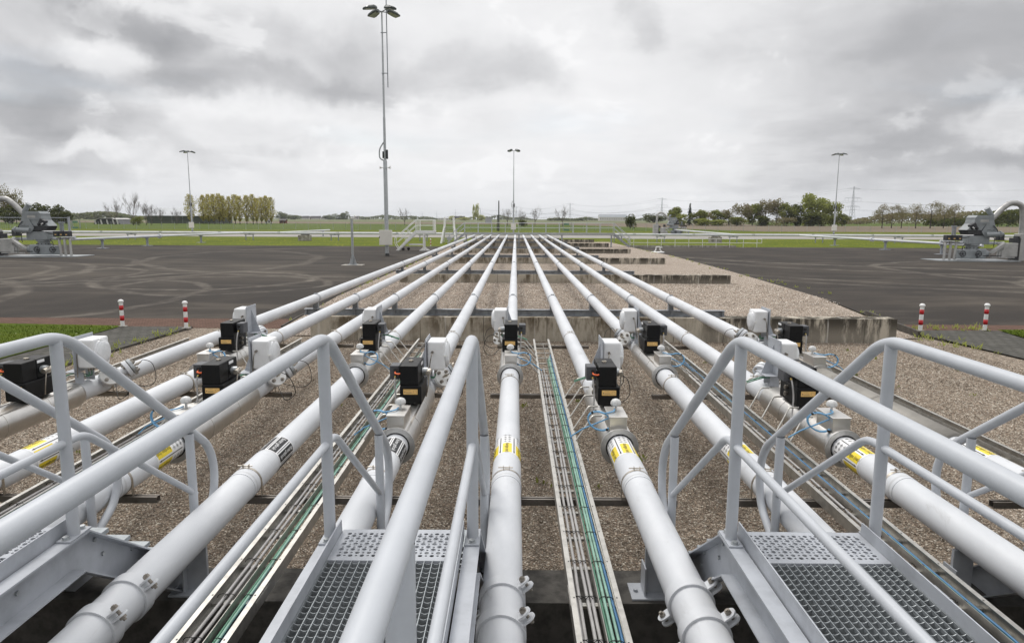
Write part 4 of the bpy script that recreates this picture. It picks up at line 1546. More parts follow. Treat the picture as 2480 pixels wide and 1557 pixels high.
root = thing('header_pipeline', 'long pale cross pipe on short legs behind the grass strip', 'pipeline', (0, HY, 0), 'far cross pipes')
MB().cyl((-120, 0, HZ), (120, 0, HZ), HR, n=20).build('pipe_body', M['pipe'], root)
for x in (-77, -58.5, -40.5, -27.5, -14, 15.5, 22, 33, 46, 58, 70):
    leg_pair(root, x, 0, HZ)
for x in range(-90, 95, 9):
    cl_ = MB()
    for q in (-.1, .1):
        cl_.bb(x + q - .03, x + q + .03, -HR - .01, HR + .01, HZ - HR, HZ + HR + .05)
    cl_.build('clamp', M['galv'], root)


def side_pipe(x0, y0, x1, y1, label, legs, flange=None, z=1.36):
    root = thing('side_pipeline', label, 'pipeline', (x0, y0, 0), 'far side pipes')
    dx_, dy_ = x1 - x0, y1 - y0
    MB().cyl((0, 0, z), (dx_, dy_, z), .135, n=18).build('pipe_body', M['pipe'], root)
    for y in legs:
        t = (y - y0) / dy_
        x = dx_ * t
        b = MB()
        yy = y - y0
        b.bb(x - .11, x + .11, yy - .07, yy + .07, gz(y), z - .22)
        b.bb(x - .24, x + .24, yy - .12, yy + .12, z - .24, z - .13)
        b.bb(x - .5, x + .5, yy - .4, yy + .4, gz(y) - .02, gz(y) + .05)
        b.build('leg', M['galvd'], root)
    if flange:
        t = (flange - y0) / dy_
        MB().cyl((dx_ * t - dx_ / dy_ * .15, flange - y0 - .15, z), (dx_ * t + dx_ / dy_ * .15, flange - y0 + .15, z), .27, n=18).build('flange', M['pipe'], root)
    return root


side_pipe(-45.6, 70, -41.5, HY, 'pale pipe running from the left wellhead to the long cross pipe', (74.6, 82.1, 93.3), 84.5)
side_pipe(-37.2, HY, -36.0, 133, 'pale pipe beyond the cross pipe, ending free left of the light mast', (129,))
side_pipe(43.4, 64, 43.0, HY, 'pale pipe running from the right wellhead to the long cross pipe', (70, 80.5, 93), 83.5)
side_pipe(36.3, 158, 34.0, HY, 'pale pipe running from the small far wellhead to the cross pipe', (142, 118))
for x, lab in ((-31.8, 'weathered concrete block under the cross pipe at left'), (30.0, 'weathered concrete block under the cross pipe behind the low railing')):
    root = thing('concrete_block', lab, 'block', (x, HY - .9, YARD))
    MB().rbox((0, 0, .42), (1.7, 1.3, .86), .04, 1).build('body', M['conc2'], root)
    b = MB()
    for q in range(4):
        b.bb(-.5 + q * .33, -.3 + q * .33, -.3, .3, .85, .98)
    b.build('valve_cover', M['wellk'], root)

# far crossing platform over the pipes
root = thing('crossing_platform', 'long grey walkway bridge with railings crossing above the far pipe ends', 'platform', (0, 83.2, 0))
PX0, PX1, PZ = -6.2, 11.9, 1.98
b = MB()
b.bb(PX0, PX1, 0, .9, PZ - .04, PZ)
b.bb(PX0, PX1, -.06, 0, PZ - .24, PZ + .02)
b.bb(PX0, PX1, .9, .96, PZ - .24, PZ + .02)
b.build('deck', M['galv'], root)
for x in (-6.0, 0.4, 5.6, 11.6):
    MB().bb(x - .08, x + .08, .1, .26, YARD, PZ - .05).build('leg', M['galvd'], root)
for yy in (-.03, .93):
    r = MB()
    r.tube([(PX0, yy, PZ + 1.18), (PX1, yy, PZ + 1.18)], .028, 8)
    r.tube([(PX0, yy, PZ + .6), (PX1, yy, PZ + .6)], .022, 8)
    hr = r.build('railing', M['rail'], root)
    x = PX0
    while x <= PX1 + .01:
        MB().cyl((x, yy, PZ), (x, yy, PZ + 1.18), .028, n=8).build('post', M['rail'], hr)
        x += (PX1 - PX0) / 11
for s_, xs, xe in ((-1, PX0, PX0 - 1.95), (1, PX1, PX1 + 1.95)):
    for yy in (-.03, .93):
        b = MB()
        b.add([(xs, yy - .03, PZ + .02), (xs, yy - .03, PZ - .26), (xe, yy - .03, YARD), (xe - s_ * .1, yy - .03, YARD + .28), (xs, yy + .03, PZ + .02), (xs, yy + .03, PZ - .26), (xe, yy + .03, YARD), (xe - s_ * .1, yy + .03, YARD + .28)],
              [(0, 1, 2, 3), (7, 6, 5, 4), (0, 4, 5, 1), (1, 5, 6, 2), (2, 6, 7, 3), (3, 7, 4, 0)])
        b.build('stringer', M['galvd'], root)
        r = MB()
        for hh in (1.18, .6):
            r.tube(fillet([(xs, yy, PZ + hh), (xe, yy, YARD + hh + .1), (xe + s_ * .12, yy, YARD + hh - .15), (xe - s_ * .05, yy, YARD + max(hh - .6, .15))], .12, 4), .025, 8)
        for t in (.5, .95):
            x = xs + (xe - xs) * t
            r.tube([(x, yy, PZ + (YARD - PZ) * t), (x, yy, PZ + (YARD - PZ) * t + 1.22)], .025, 8)
        r.build('stair_railing', M['rail'], root)
    b = MB()
    for q in range(1, 8):
        t = q / 8
        x = xs + (xe - xs) * t
        b.bb(x - .12, x + .12, .0, .9, PZ + (YARD - PZ) * t - .03, PZ + (YARD - PZ) * t)
    b.build('tread', M['galvd'], root)

# low white railing on the right
root = thing('low_railing', 'low white two-bar railing along the grass right of the far platform', 'railing', (13.95, 84.6, YARD))
b = MB()
dxr, dyr = 16.6, .8
b.tube(fillet([(0, 0, .55), (0, 0, 1.05), (dxr, dyr, 1.05), (dxr, dyr, .55), (0, 0, .55)], .06, 3), .03, 8)
b.build('rail', M['bollw'], root)
for q in range(10):
    t = (q + .35) / 9.7
    MB().cyl((dxr * t, dyr * t, -.02), (dxr * t, dyr * t, 1.05), .03, n=8).build('post', M['bollw'], root)

# white vent stand on the asphalt edge
root = thing('vent_stand', 'small white bent pipe stand on a pad beside the right gravel edge', 'vent', (14.9, 71.9, YARD))
MB().lathe([(.72, -.02), (.66, .05), (.0005, .06)], 16).build('pad', M['whitec'], root)
b = MB()
b.tube(fillet([(-.42, 0, .04), (-.2, 0, .25), (-.2, 0, .56), (.22, 0, .56), (.22, 0, .25), (.45, 0, .04)], .06, 4), .05, 8)
b.tube([(.22, 0, .47), (.48, 0, .52)], .045, 8)
b.build('bent_pipe', M['whitec'], root)

# wheeled stairs and A-frame ladder by the header
root = thing('wheeled_stairs', 'white mobile stair platform with railings on the left asphalt', 'stairs', (-10.7, 73.0, YARD))
b = MB()
b.bb(0, 2.15, -.05, 0, 1.82, 2.12)
b.bb(0, 2.15, .9, .95, 1.82, 2.12)
b.bb(0, 2.15, 0, .9, 2.02, 2.06)
b.build('deck', M['whitec'], root)
for yy in (-.025, .925):
    b = MB()
    b.add([(0, yy - .03, 2.12), (.1, yy - .03, 1.8), (-1.75, yy - .03, 0), (-2.05, yy - .03, .02), (0, yy + .03, 2.12), (.1, yy + .03, 1.8), (-1.75, yy + .03, 0), (-2.05, yy + .03, .02)],
          [(0, 1, 2, 3), (7, 6, 5, 4), (0, 4, 5, 1), (1, 5, 6, 2), (2, 6, 7, 3), (3, 7, 4, 0)])
    b.build('stringer', M['whitec'], root)
    r = MB()
    r.tube(fillet([(2.1, yy, 2.05), (2.1, yy, 3.22), (.05, yy, 3.22), (-2.15, yy, 1.3), (-2.15, yy, .7), (-1.85, yy, .25)], .12, 5), .033, 8)
    r.tube(fillet([(2.1, yy, 2.65), (.05, yy, 2.65), (-2.0, yy, .8)], .1, 5), .026, 8)
    r.tube([(-.95, yy, 2.3), (-.5, yy, 1.7)], .024, 6)
    r.tube([(-1.5, yy, 1.8), (-.95, yy, 1.1)], .024, 6)
    for x in (.1, .45, 1.95):
        r.tube([(x, yy, 2.05), (x, yy, 3.2)], .03, 8)
    r.build('railing', M['whitec'], root)
b = MB()
for q in range(1, 8):
    b.bb(-1.9 + q * .235 - .11, -1.9 + q * .235 + .11, 0, .9, q * .25, q * .25 + .04)
b.build('tread', M['galv'], root)
for yy in (0.0, .9):
    b = MB()
    b.bb(.85, 1.0, yy - .07, yy + .07, .1, 2.0)
    b.tube([(.92, yy, .35), (.55, yy, .03)], .04, 6)
    b.tube([(.92, yy, .35), (1.35, yy, .03)], .04, 6)
    b.bb(.45, 1.45, yy - .12, yy + .12, 0, .04)
    b.build('leg', M['whitec'], root)
MB().bb(-.75, .85, .38, .48, .55, .72).build('tow_bar', M['whitec'], root)
for x, y in ((-1.25, -.1), (-.85, .95)):
    MB().cyl((x, y - .06, .16), (x, y + .06, .16), .16, n=14).build('wheel', M['blackdark'], root)

root = thing('stepladder', 'white A-frame platform ladder straddling the cross pipe', 'ladder', (-9.2, 95.0, YARD))
for s_ in (-1, 1):
    b = MB()
    for (xa, ya, za), (xb, yb, zb), wd_ in (((s_ * 1.0, -1.1, 0), (s_ * .66, .1, 2.3), .15), ((s_ * .66, .1, 2.3), (s_ * .60, .2, 3.55), .13), ((s_ * 1.0, 2.2, 0), (s_ * .66, .95, 2.3), .11), ((s_ * .66, .95, 2.3), (s_ * .60, .85, 3.55), .10), ((s_ * .60, .2, 3.5), (s_ * .60, .85, 3.5), .08)):
        b.tube([(xa, ya, za), (xb, yb, zb)], wd_, 4)
    b.build('side_frame', M['whitec'], root)
b = MB()
for q in range(1, 9):
    t = q / 9
    wq = .95 - .33 * t
    b.bb(-wq, wq, -1.0 + t * 1.0 - .1, -1.0 + t * 1.0 + .1, 2.2 * t - .025, 2.2 * t + .025)
b.bb(-.62, .62, 0, .9, 2.17, 2.22)
b.build('step', M['galv'], root)
MB().bb(-.3, .4, -.5, -.3, .5, .9).build('sign_plate', M['whitec'], root)

# ------------------------------------------------------------------ wellheads


def make_wellhead():
    """arch towards -x"""
    root = thing('wellhead', 'x', 'wellhead', (0, 0, 0), 'grey wellheads with arched pipes')
    b = MB()
    b.prism([(-3.0, -1.6), (-1.2, -1.9), (1.1, -1.9), (3.6, -1.2), (3.6, 1.6), (-3.0, 1.6)], -.02, .06, 2)
    b.build('base_plate', M['well'], root)
    b = MB()
    b.prism([(-1.06, 3.19), (-.98, 3.66), (-.84, 3.86), (.42, 3.86), (.58, 3.66), (.66, 3.19)], -.62, .62, 1)
    b.bb(-1.1, .70, -.66, .66, 3.14, 3.20)
    b.bb(-1.03, .63, -.65, .65, 3.62, 3.65)
    b.build('hood', M['well'], root)
    b = MB()
    b.prism([(-1.06, 3.14), (-1.40, 2.55), (-1.15, 2.10), (-.30, 2.10), (-.05, 2.45), (-.38, 3.14)], -.66, .66, 1)
    b.prism([(-.38, 3.14), (-.05, 2.62), (1.18, 2.62), (.70, 3.14)], -.60, .60, 1)
    b.build('body', M['well'], root)
    b = MB()
    b.prism([(-.05, 2.61), (1.18, 2.61), (.95, 2.22), (-.25, 2.22)], -.60, .60, 1)
    b.build('belly_cover', M['wellk'], root)
    w_ = MB()
    v, f = text_geo('WELLIS', .20)
    w_.add(v, f, False, frame((-.78, -.665, 2.60), (1, 0, 0), (0, 0, 1)))
    w_.build('lettering', M['wellk'], root)
    b = MB()
    b.rbox((.05, 0, 1.78), (1.80, 1.1, .72), .03, 1)
    b.cyl((.25, 0, 1.42), (.25, 0, .92), .46, n=20)
    b.build('lower_block', M['well'], root)
    b = MB()
    b.cyl((-1.55, -.72, 2.28), (-.35, -.72, 2.22), .21, n=18)
    b.cyl((-1.62, -.72, 2.285), (-1.50, -.72, 2.28), .27, n=18)
    b.cyl((-1.85, -.72, 2.30), (-1.62, -.72, 2.29), .12, n=12)
    b.build('side_valve', M['well'], root)
    b = MB()
    b.rbox((.72, -.55, 2.95), (.50, .45, .46), .05, 2, Matrix.Translation((.72, 0, 2.95)) @ Matrix.Rotation(R_(28), 4, 'Y') @ Matrix.Translation((-.72, 0, -2.95)))
    b.cyl((.50, -.55, 2.82), (.30, -.5, 2.72), .16, n=12)
    b.build('actuator', M['wellk'], root)
    MB().cyl((.86, -.80, 2.85), (.70, -.78, 2.75), .05, n=8).build('gland', M['whitec'], root)
    b = MB()
    arch = fillet([(-.80, .05, 3.02), (-2.05, .05, 4.45), (-2.75, .05, 4.98), (-3.75, .05, 4.78), (-3.92, .05, 3.6), (-3.92, .05, .8)], .95, 10)
    b.tube(arch, .23, 20)
    for k in (8, 14, 22, 30):
        if k < len(arch) - 1:
            d_ = (arch[k + 1] - arch[k]).normalized()
            b.cyl(arch[k] - d_ * .03, arch[k] + d_ * .03, .245, n=20)
    b.build('arch_pipe', M['insul'], root)
    b = MB()
    b.cyl((-1.30, .05, 3.72), (-.78, .05, 4.42), .20, n=16)
    b.cyl((-.80, .05, 4.38), (-.74, .05, 4.47), .23, n=16)
    b.build('stub', M['well'], root)
    b = MB()
    b.cyl((-.75, -.55, .62), (1.25, -.55, .62), .28, n=16)
    b.rbox((.95, -.3, .55), (1.3, 1.1, .75), .03, 1)
    b.rbox((-.15, -.45, .62), (.75, .8, .85), .1, 2)
    b.build('valve_block', M['well'], root)
    for x in (.28, 1.62):
        b = MB()
        b.tube(arc((x, -1.02, .62), .24, 0, 360, 18, (1, 0, 0), (0, 0, 1)), .035, 6)
        for q in range(3):
            a = R_(q * 60)
            b.tube([(x - .24 * math.cos(a), -1.02, .62 - .24 * math.sin(a)), (x + .24 * math.cos(a), -1.02, .62 + .24 * math.sin(a))], .022, 6)
        b.cyl((x, -1.02, .62), (x, -.55, .62), .05, n=8)
        b.build('handwheel', M['wellk'], root)
    b = MB()
    for x in (1.85, 2.32, 2.78):
        b.rbox((x - .14, -.35, 1.95), (.42, .5, .46), .02, 1)
    bk = b.build('control_bank', M['wellk'], root)
    for x in (1.85, 2.32, 2.78):
        MB().bb(x - .22, x - .06, -.606, -.600, 1.86, 1.92).build('sticker', M['amber'], bk)
    for x, lean in ((1.72, .10), (2.25, .04), (2.72, .04)):
        b = MB()
        b.tube(fillet([(x - .35, .1, 1.52), (x, -.2, 1.55), (x + lean, -.35, 1.45), (x + lean * 2, -.40, .05)], .12, 4), .10, 12)
        b.cyl((x + lean * .4, -.24, 1.42), (x + lean * .4, -.24, 1.66), .14, n=14)
        b.build('riser_pipe', M['insul'], root)
    b = MB()
    b.bb(1.66, 1.78, .1, .2, 1.9, 2.9)
    b.bb(1.86, 1.98, .1, .2, 1.9, 2.9)
    b.bb(1.6, 2.05, .05, .25, 2.86, 2.96)
    b.build('frame_post', M['galvd'], root)
    b = MB()
    b.tube([(.9, .2, 1.5), (2.9, .2, 1.62)], .12, 12)
    b.tube([(-.8, .2, 1.5), (-2.6, .2, 1.5)], .13, 12)
    b.build('flow_line', M['pipe'], root)
    b = MB()
    b.add([(-1.95, -1.0, 1.58), (-1.95, -.6, 1.58), (-.75, -.6, .72), (-.75, -1.0, .72), (-1.95, -1.0, 1.36), (-1.95, -.6, 1.36), (-.95, -.6, .62), (-.95, -1.0, .62)],
          [(0, 3, 2, 1), (4, 5, 6, 7), (0, 4, 7, 3), (1, 2, 6, 5), (0, 1, 5, 4), (3, 7, 6, 2)])
    b.build('sloping_duct', M['insul'], root)
    b = MB()
    b.rbox((-2.55, -.4, .95), (1.25, .8, 1.15), .03, 1)
    b.bb(-2.0, -1.7, -.95, -.75, .3, .9)
    b.bb(-1.62, -1.5, -.95, -.75, .3, .8)
    b.bb(-2.9, -.9, -.9, -.8, .28, .36)
    b.build('skid_box', M['insul'], root)
    b = MB()
    b.rbox((-4.15, 0, 1.15), (1.15, .9, 2.3), .02, 1)
    b.build('cabinet', M['insul'], root)
    b = MB()
    b.bb(-4.5, -4.1, -.47, -.452, 1.12, 1.16)
    b.bb(-3.55, -3.45, -.3, .3, .2, 2.1)
    b.bb(-3.45, -3.1, -.5, .2, .1, .7)
    b.bb(-3.5, -3.1, -.5, .3, 1.55, 1.95)
    b.build('pipework', M['wellk'], root)
    MB().rbox((-2.15, .1, 2.0), (.5, .5, .55), .03, 1).build('relay_box', M['wellk'], root)
    b = MB()
    b.cyl((.25, 0, 1.30), (.25, 0, 1.42), .56, n=24)
    b.cyl((.25, 0, .92), (.25, 0, 1.04), .60, n=24)
    b.build('flange', M['well'], root)
    for q in range(12):
        a = R_(15 + 30 * q)
        MB().cyl((.25 + .53 * math.cos(a), .53 * math.sin(a), .88), (.25 + .53 * math.cos(a), .53 * math.sin(a), 1.12), .035, n=6).build('bolt', M['wellk'], root)
    for pts in ([(-1.2, -.62, 1.2), (-1.2, -.62, 2.0), (-.6, -.70, 2.05)], [(1.2, -.58, 1.5), (1.45, -.62, 1.2), (1.45, -.62, .3)], [(-.95, -.7, 3.0), (-1.25, -.75, 2.7), (-1.5, -.8, 1.9), (-2.2, -.6, 1.75)], [(.9, -.62, 2.1), (1.3, -.7, 1.95), (1.7, -.5, 1.95)], [(-.2, -.85, .45), (-1.4, -.95, .45), (-2.0, -.9, .5)]):
        MB().tube(fillet(pts, .15, 4), .035, 6).build('small_pipe', M['wellk'], root)
    MB().bb(-.55, .15, -.632, -.622, 3.3, 3.5).build('plate', M['insul'], root)
    return root


wh = make_wellhead()
wh.location = (-41.2, 59.4, YARD)
wh['label'] = 'blue-grey wellhead with arched pipe at the left edge of the asphalt'
children(wh)
for k in wh.children: children(k)
dup(wh, loc=(36.2, 158, YARD), label='small far wellhead with arched pipe before the mixed wood')
# the right-hand wellhead is the same machine laid out the other way round
wr = dup(wh, loc=(39.6, 59.4, YARD), label='blue-grey wellhead with arched pipe at the right edge of the asphalt')
MIR = {}
for k in wr.children:
    for o in [k] + list(k.children):
        me = o.data.copy()
        if o.name.startswith('lettering'):
            for v in me.vertices: v.co.x += 1.56
        else:
            for v in me.vertices: v.co.x = -v.co.x
            me.flip_normals()
        o.data = me

# ------------------------------------------------------------------ trees and plants
LEAFV = {}


def leaf_cloud(b, blobs, n, size, rnd, flat=.0):
    tot_ = sum(r[3] * r[4] for r in blobs)
    for (cx, cy, cz, rx, rz) in blobs:
        k = max(4, int(n * rx * rz / tot_))
        for _ in range(k):
            while True:
                p = Vector((rnd.uniform(-1, 1), rnd.uniform(-1, 1), rnd.uniform(-1, 1)))
                if .25 < p.length < 1: break
            c = Vector((cx + p.x * rx, cy + p.y * rx, cz + p.z * rz))
            s_ = size * rnd.uniform(.5, 1.25)
            n1_ = Vector((rnd.gauss(0, 1), rnd.gauss(0, 1), rnd.gauss(0, 1))).normalized()
            t1 = n1_.orthogonal().normalized()
            t2 = n1_.cross(t1)
            j = [rnd.uniform(.55, 1.2) for _ in range(5)]
            a0 = rnd.uniform(0, 6.28)
            vv = [c + (t1 * math.cos(a0 + 1.2566 * q) + t2 * math.sin(a0 + 1.2566 * q)) * s_ * j[q] + n1_ * s_ * rnd.uniform(-.25, .25) for q in range(5)]
            b.add(vv, [(0, 1, 2, 3, 4)])


def limb(b, p, d_, ln, r, depth, rnd, spread, minr=.012, tips=None, nseg=3, up=.26):
    pts, rr = [p.copy()], [r]
    q = p.copy()
    dd = d_.copy()
    for i in range(nseg):
        dd = (dd + Vector((rnd.gauss(0, .10), rnd.gauss(0, .10), up * .5))).normalized()
        q = q + dd * ln / nseg
        pts.append(q.copy())
        rr.append(max(minr, r * (1 - .45 * (i + 1) / nseg)))
    b.tube(pts, rr, 5 if r > .06 else 3, caps=False)
    if depth == 0:
        if tips is not None: tips.append(q)
        return
    for k in range(rnd.choice((2, 2, 3)) + (1 if depth > 2 else 0)):
        i = rnd.randint(1, nseg)
        ax = Vector((rnd.gauss(0, 1), rnd.gauss(0, 1), rnd.gauss(0, .4))).normalized()
        nd = (dd + ax * spread + Vector((0, 0, up))).normalized()
        limb(b, pts[i], nd, ln * rnd.uniform(.58, .82), rr[i] * .62, depth - 1, rnd, spread, minr, tips, nseg, up)


def bare_tree(seed, h, spread=.62):
    rnd = random.Random(seed)
    root = thing('bare_tree', 'x', 'tree')
    t = MB()
    th = h * .32
    t.tube([(0, 0, -.1), (rnd.uniform(-.1, .1), 0, th * .5), (rnd.uniform(-.2, .2), rnd.uniform(-.2, .2), th)], [h * .022, h * .017, h * .014], 7, caps=False)
    t.build('trunk', M['bark'], root)
    c = MB()
    for k in range(6):
        a = k * 1.05 + rnd.uniform(-.3, .3)
        d_ = Vector((math.cos(a) * .85, math.sin(a) * .85, .8)).normalized() if k else Vector((0, 0, 1))
        limb(c, Vector((0, 0, th * rnd.uniform(.75, 1.0))), d_, h * .33 * rnd.uniform(.8, 1.15), h * .0085, 4, rnd, spread, h * .0016)
    c.build('crown', M['barkpale'], root)
    return root


def leafy_tree(seed, h, wd, m, n=700, leaf=.5, name='leafy_tree', low=.25):
    rnd = random.Random(seed)
    root = thing(name, 'x', 'tree')
    t = MB()
    t.tube([(0, 0, -.1), (.1, 0, h * .3), (0, .1, h * .75)], [h * .022, h * .016, h * .006], 7, caps=False)
    for k in range(7):
        a = rnd.uniform(0, 6.28)
        z = h * rnd.uniform(low, .7)
        t.tube([(0, 0, z), (math.cos(a) * wd * .25, math.sin(a) * wd * .25, z + h * .1), (math.cos(a) * wd * .42, math.sin(a) * wd * .42, z + h * .16)], [h * .008, h * .005, h * .002], 4, caps=False)
    t.build('trunk', M['bark'], root)
    c = MB()
    blobs = []
    for k in range(13):
        a = rnd.uniform(0, 6.28)
        z = rnd.uniform(low + .10, .9)
        rad = wd * .55 * math.sin(math.pi * min(1, max(.12, (z - low * .6) / (1.04 - low * .6)))) * rnd.uniform(.25, .75)
        s_ = wd * rnd.uniform(.14, .26)
        blobs.append((math.cos(a) * rad, math.sin(a) * rad, z * h, s_, s_ * rnd.uniform(.7, 1.0)))
    leaf_cloud(c, blobs, n, leaf, rnd)
    c.build('crown', m, root)
    return root


def poplar(seed, h, wd, m):
    rnd = random.Random(seed)
    root = thing('poplar', 'x', 'tree')
    t = MB()
    t.tube([(0, 0, -.1), (0, 0, h * .5), (.1, 0, h * .95)], [.24, .16, .04], 6, caps=False)
    for k in range(26):
        z = h * rnd.uniform(.14, .70)
        a = rnd.uniform(0, 6.28)
        ln = wd * .5 * rnd.uniform(.6, 1.0)
        t.tube([(0, 0, z), (math.cos(a) * ln * .6, math.sin(a) * ln * .6, z + ln * .7), (math.cos(a) * ln * .9, math.sin(a) * ln * .9, z + ln * 1.3)], [.06, .045, .02], 3, caps=False)
    t.build('trunk', M['bark'], root)
    c = MB()
    for k in range(1900):
        z = rnd.uniform(.12, 1.0)
        prof = min(1.0, (z - .08) / .30) * min(1.0, (1.05 - z) / .34) ** .6
        a = rnd.uniform(0, 6.28)
        lobes = .62 + .38 * math.sin(2 * a + seed) * math.sin(z * 13 + seed * 1.7)
        rad = wd * .5 * prof * lobes * math.sqrt(rnd.uniform(.05, 1))
        p = Vector((math.cos(a) * rad, math.sin(a) * rad, z * h + rnd.gauss(0, .2)))
        s_ = rnd.uniform(.12, .26)
        n_ = Vector((rnd.gauss(0, 1), rnd.gauss(0, 1), rnd.gauss(0, 1))).normalized()
        t1 = n_.orthogonal().normalized() * s_
        t2 = n_.cross(t1)
        c.add([p + t1, p + t2 * 1.3, p - t1, p - t2 * 1.3], [(0, 1, 2, 3)])
    c.build('crown', m, root)
    return root


def conifer(seed, h, wd):
    rnd = random.Random(seed)
    root = thing('conifer', 'x', 'tree')
    MB().tube([(0, 0, -.1), (0, 0, h)], [.25, .03], 6, caps=False).build('trunk', M['bark'], root)
    c = MB()
    for k in range(900):
        z = rnd.uniform(.04, 1.0)
        lay = .75 + .25 * math.sin(z * 42)
        rad = wd * .5 * (1 - z) * lay * math.sqrt(rnd.uniform(.1, 1))
        a = rnd.uniform(0, 6.28)
        p = Vector((math.cos(a) * rad, math.sin(a) * rad, z * h - rad * .25))
        o = Vector((math.cos(a), math.sin(a), -.35))
        s_ = rnd.uniform(.3, .6)
        sd = Vector((-math.sin(a), math.cos(a), rnd.uniform(-.4, .4)))
        c.add([p - sd * s_ * .5, p + o * s_ * 1.2, p + sd * s_ * .5, p - o * s_ * .4 + Vector((0, 0, .2))], [(0, 1, 2, 3)])
    c.build('crown', M['leaf_con'], root)
    return root


def bush(seed, h, wd, m, n=1100, leaf=.18):
    rnd = random.Random(seed)
    root = thing('bush', 'x', 'bush')
    t = MB()
    for k in range(6):
        a = rnd.uniform(0, 6.28)
        t.tube([(0, 0, -.05), (math.cos(a) * wd * .3, math.sin(a) * wd * .3, h * .7)], [.07, .02], 4, caps=False)
    t.build('stem', M['bark'], root)
    c = MB()
    blobs = [(rnd.uniform(-.28, .28) * wd, rnd.uniform(-.28, .28) * wd, h * rnd.uniform(.25, .75), wd * rnd.uniform(.2, .32), h * rnd.uniform(.2, .3)) for _ in range(8)]
    leaf_cloud(c, blobs, n, leaf, rnd)
    c.build('foliage', m, root)
    return root


def ground_at(px, y, z=YARD):
    """x position at ground depth y for something seen along image column px"""
    d_ = look(px, 535)
    return d_.x * y / d_.y


PROTO = {}


def plant(key, maker, px, y, label, group, cat=None, s=1.0, sz=None):
    x = ground_at(px, y)
    if key not in PROTO:
        r = maker()
        children(r)
        PROTO[key] = r
        r.location = (x, y, YARD)
        if s != 1.0 or sz: r.scale = (s, s, sz or s)
        r['label'] = label
        if group: r['group'] = group
        if cat: r['category'] = cat
        return r
    o = dup(PROTO[key], loc=(x, y, YARD), label=label, rz=random.uniform(0, 6.28), scale=(s, s, sz or s))
    if group: o['group'] = group
    if cat: o['category'] = cat
    return o


random.seed(11)
# poplar row at left
for i, px in enumerate((462, 493, 506, 519, 532, 541, 556, 570, 581, 598, 613, 622, 634, 645, 657)):
    lab = ('lone yellow-green poplar behind the distant mast, apart from the row' if i == 0 else
           'yellow-green budding poplar standing close in the row right of the green barn')
    plant('poplar%d' % (i % 4), (lambda k=i: poplar(40 + k, 15.5, 8.6, M['leaf_yel'])), px, 360 + random.uniform(-8, 8), lab, 'row of yellow-green poplars' if i else None, s=random.uniform(.92, 1.04) - (.10 if i > 10 else 0))
# bare trees
BT = [(279, 300, 9.6, 'slim bare tree left of the tallest bare tree by the barn'), (323, 300, 12.6, 'tallest bare tree left of the green barn'), (354, 305, 9.4, 'bare tree just left of the barn end, in a close pair'),
      (367, 312, 9.2, 'bare tree at the barn end, right one of a close pair'), (390, 318, 7.2, 'small bare tree before the left half of the barn'), (428, 318, 6.8, 'small spreading bare tree before the middle of the barn'),
      (980, 330, 7.6, 'bare tree standing alone behind the white wheeled stairs'), (1229, 330, 8.2, 'bare tree left of the middle distant mast'), (1265, 330, 7.2, 'bare tree just right of the middle distant mast'),
      (1296, 330, 8.2, 'wide bare tree second right of the middle distant mast'), (1362, 320, 8.2, 'tall bare tree behind the platform left of the far pylon'),
      (2137, 300, 10.6, 'dark budding tree at the left end of the right roadside row'), (2160, 305, 10.8, 'dark budding tree second in the right roadside row'), (2184, 300, 9.2, 'low dark budding tree third in the right roadside row'),
      (2219, 300, 10.8, 'pale slender tree fourth in the right roadside row'), (2254, 300, 12.2, 'tallest tree of the right roadside row'), (2286, 305, 10.6, 'pale slender tree right of the tallest roadside tree'),
      (2311, 300, 10.8, 'dark budding tree last in the right roadside row, beside the wellhead')]
for i, (px, y, h, lab) in enumerate(BT):
    if px < 2000:
        plant('bare%d' % (i % 5), (lambda k=i: bare_tree(100 + k, 12.0)), px, y, lab, 'bare trees', s=h / 12.0)
    else:
        plant('road%d' % (i % 3), (lambda k=i: leafy_tree(130 + k, 10, 8.2, M['leaf_brown'], 1500, .16, 'budding_tree', .28)), px, y, lab, 'roadside trees at right', s=h / 10.0)
# grove at the left edge
for i, (px, y, h, wd, k) in enumerate([(-30, 330, 15, 12, 'a'), (12, 335, 17, 9, 'b'), (40, 338, 15.5, 9, 'b'), (30, 325, 9, 11, 'a'), (62, 330, 8.6, 10, 'a'), (92, 335, 9.6, 10, 'a'), (118, 332, 8.6, 9, 'a'), (146, 330, 8.8, 9, 'a'), (160, 334, 6.4, 7, 'a')]):
    lab = ['dark green tree cut off at the left picture edge', 'tall open tree rising above the left grove, at the picture edge', 'rounded taller tree above the left grove', 'dark dense tree at the left of the grove behind the wellhead', 'dark dense tree behind the left wellhead hood',
           'dark dense tree, highest of the low grove right of the wellhead', 'dark dense tree fourth from the grove right end', 'rounded dark tree near the grove right end', 'low dark tree closing the grove at its right end'][i]
    plant('grove' + k, (lambda kk=k: leafy_tree(61 if kk == 'a' else 62, 10, 10, M['leaf_dark'] if kk == 'a' else M['leaf_brown'], 2200 if kk == 'a' else 1400, .36 if kk == 'a' else .26, 'grove_tree', .04 if kk == 'a' else .3)), px, y, lab, 'dark grove at left', s=wd / 10, sz=h / 10)
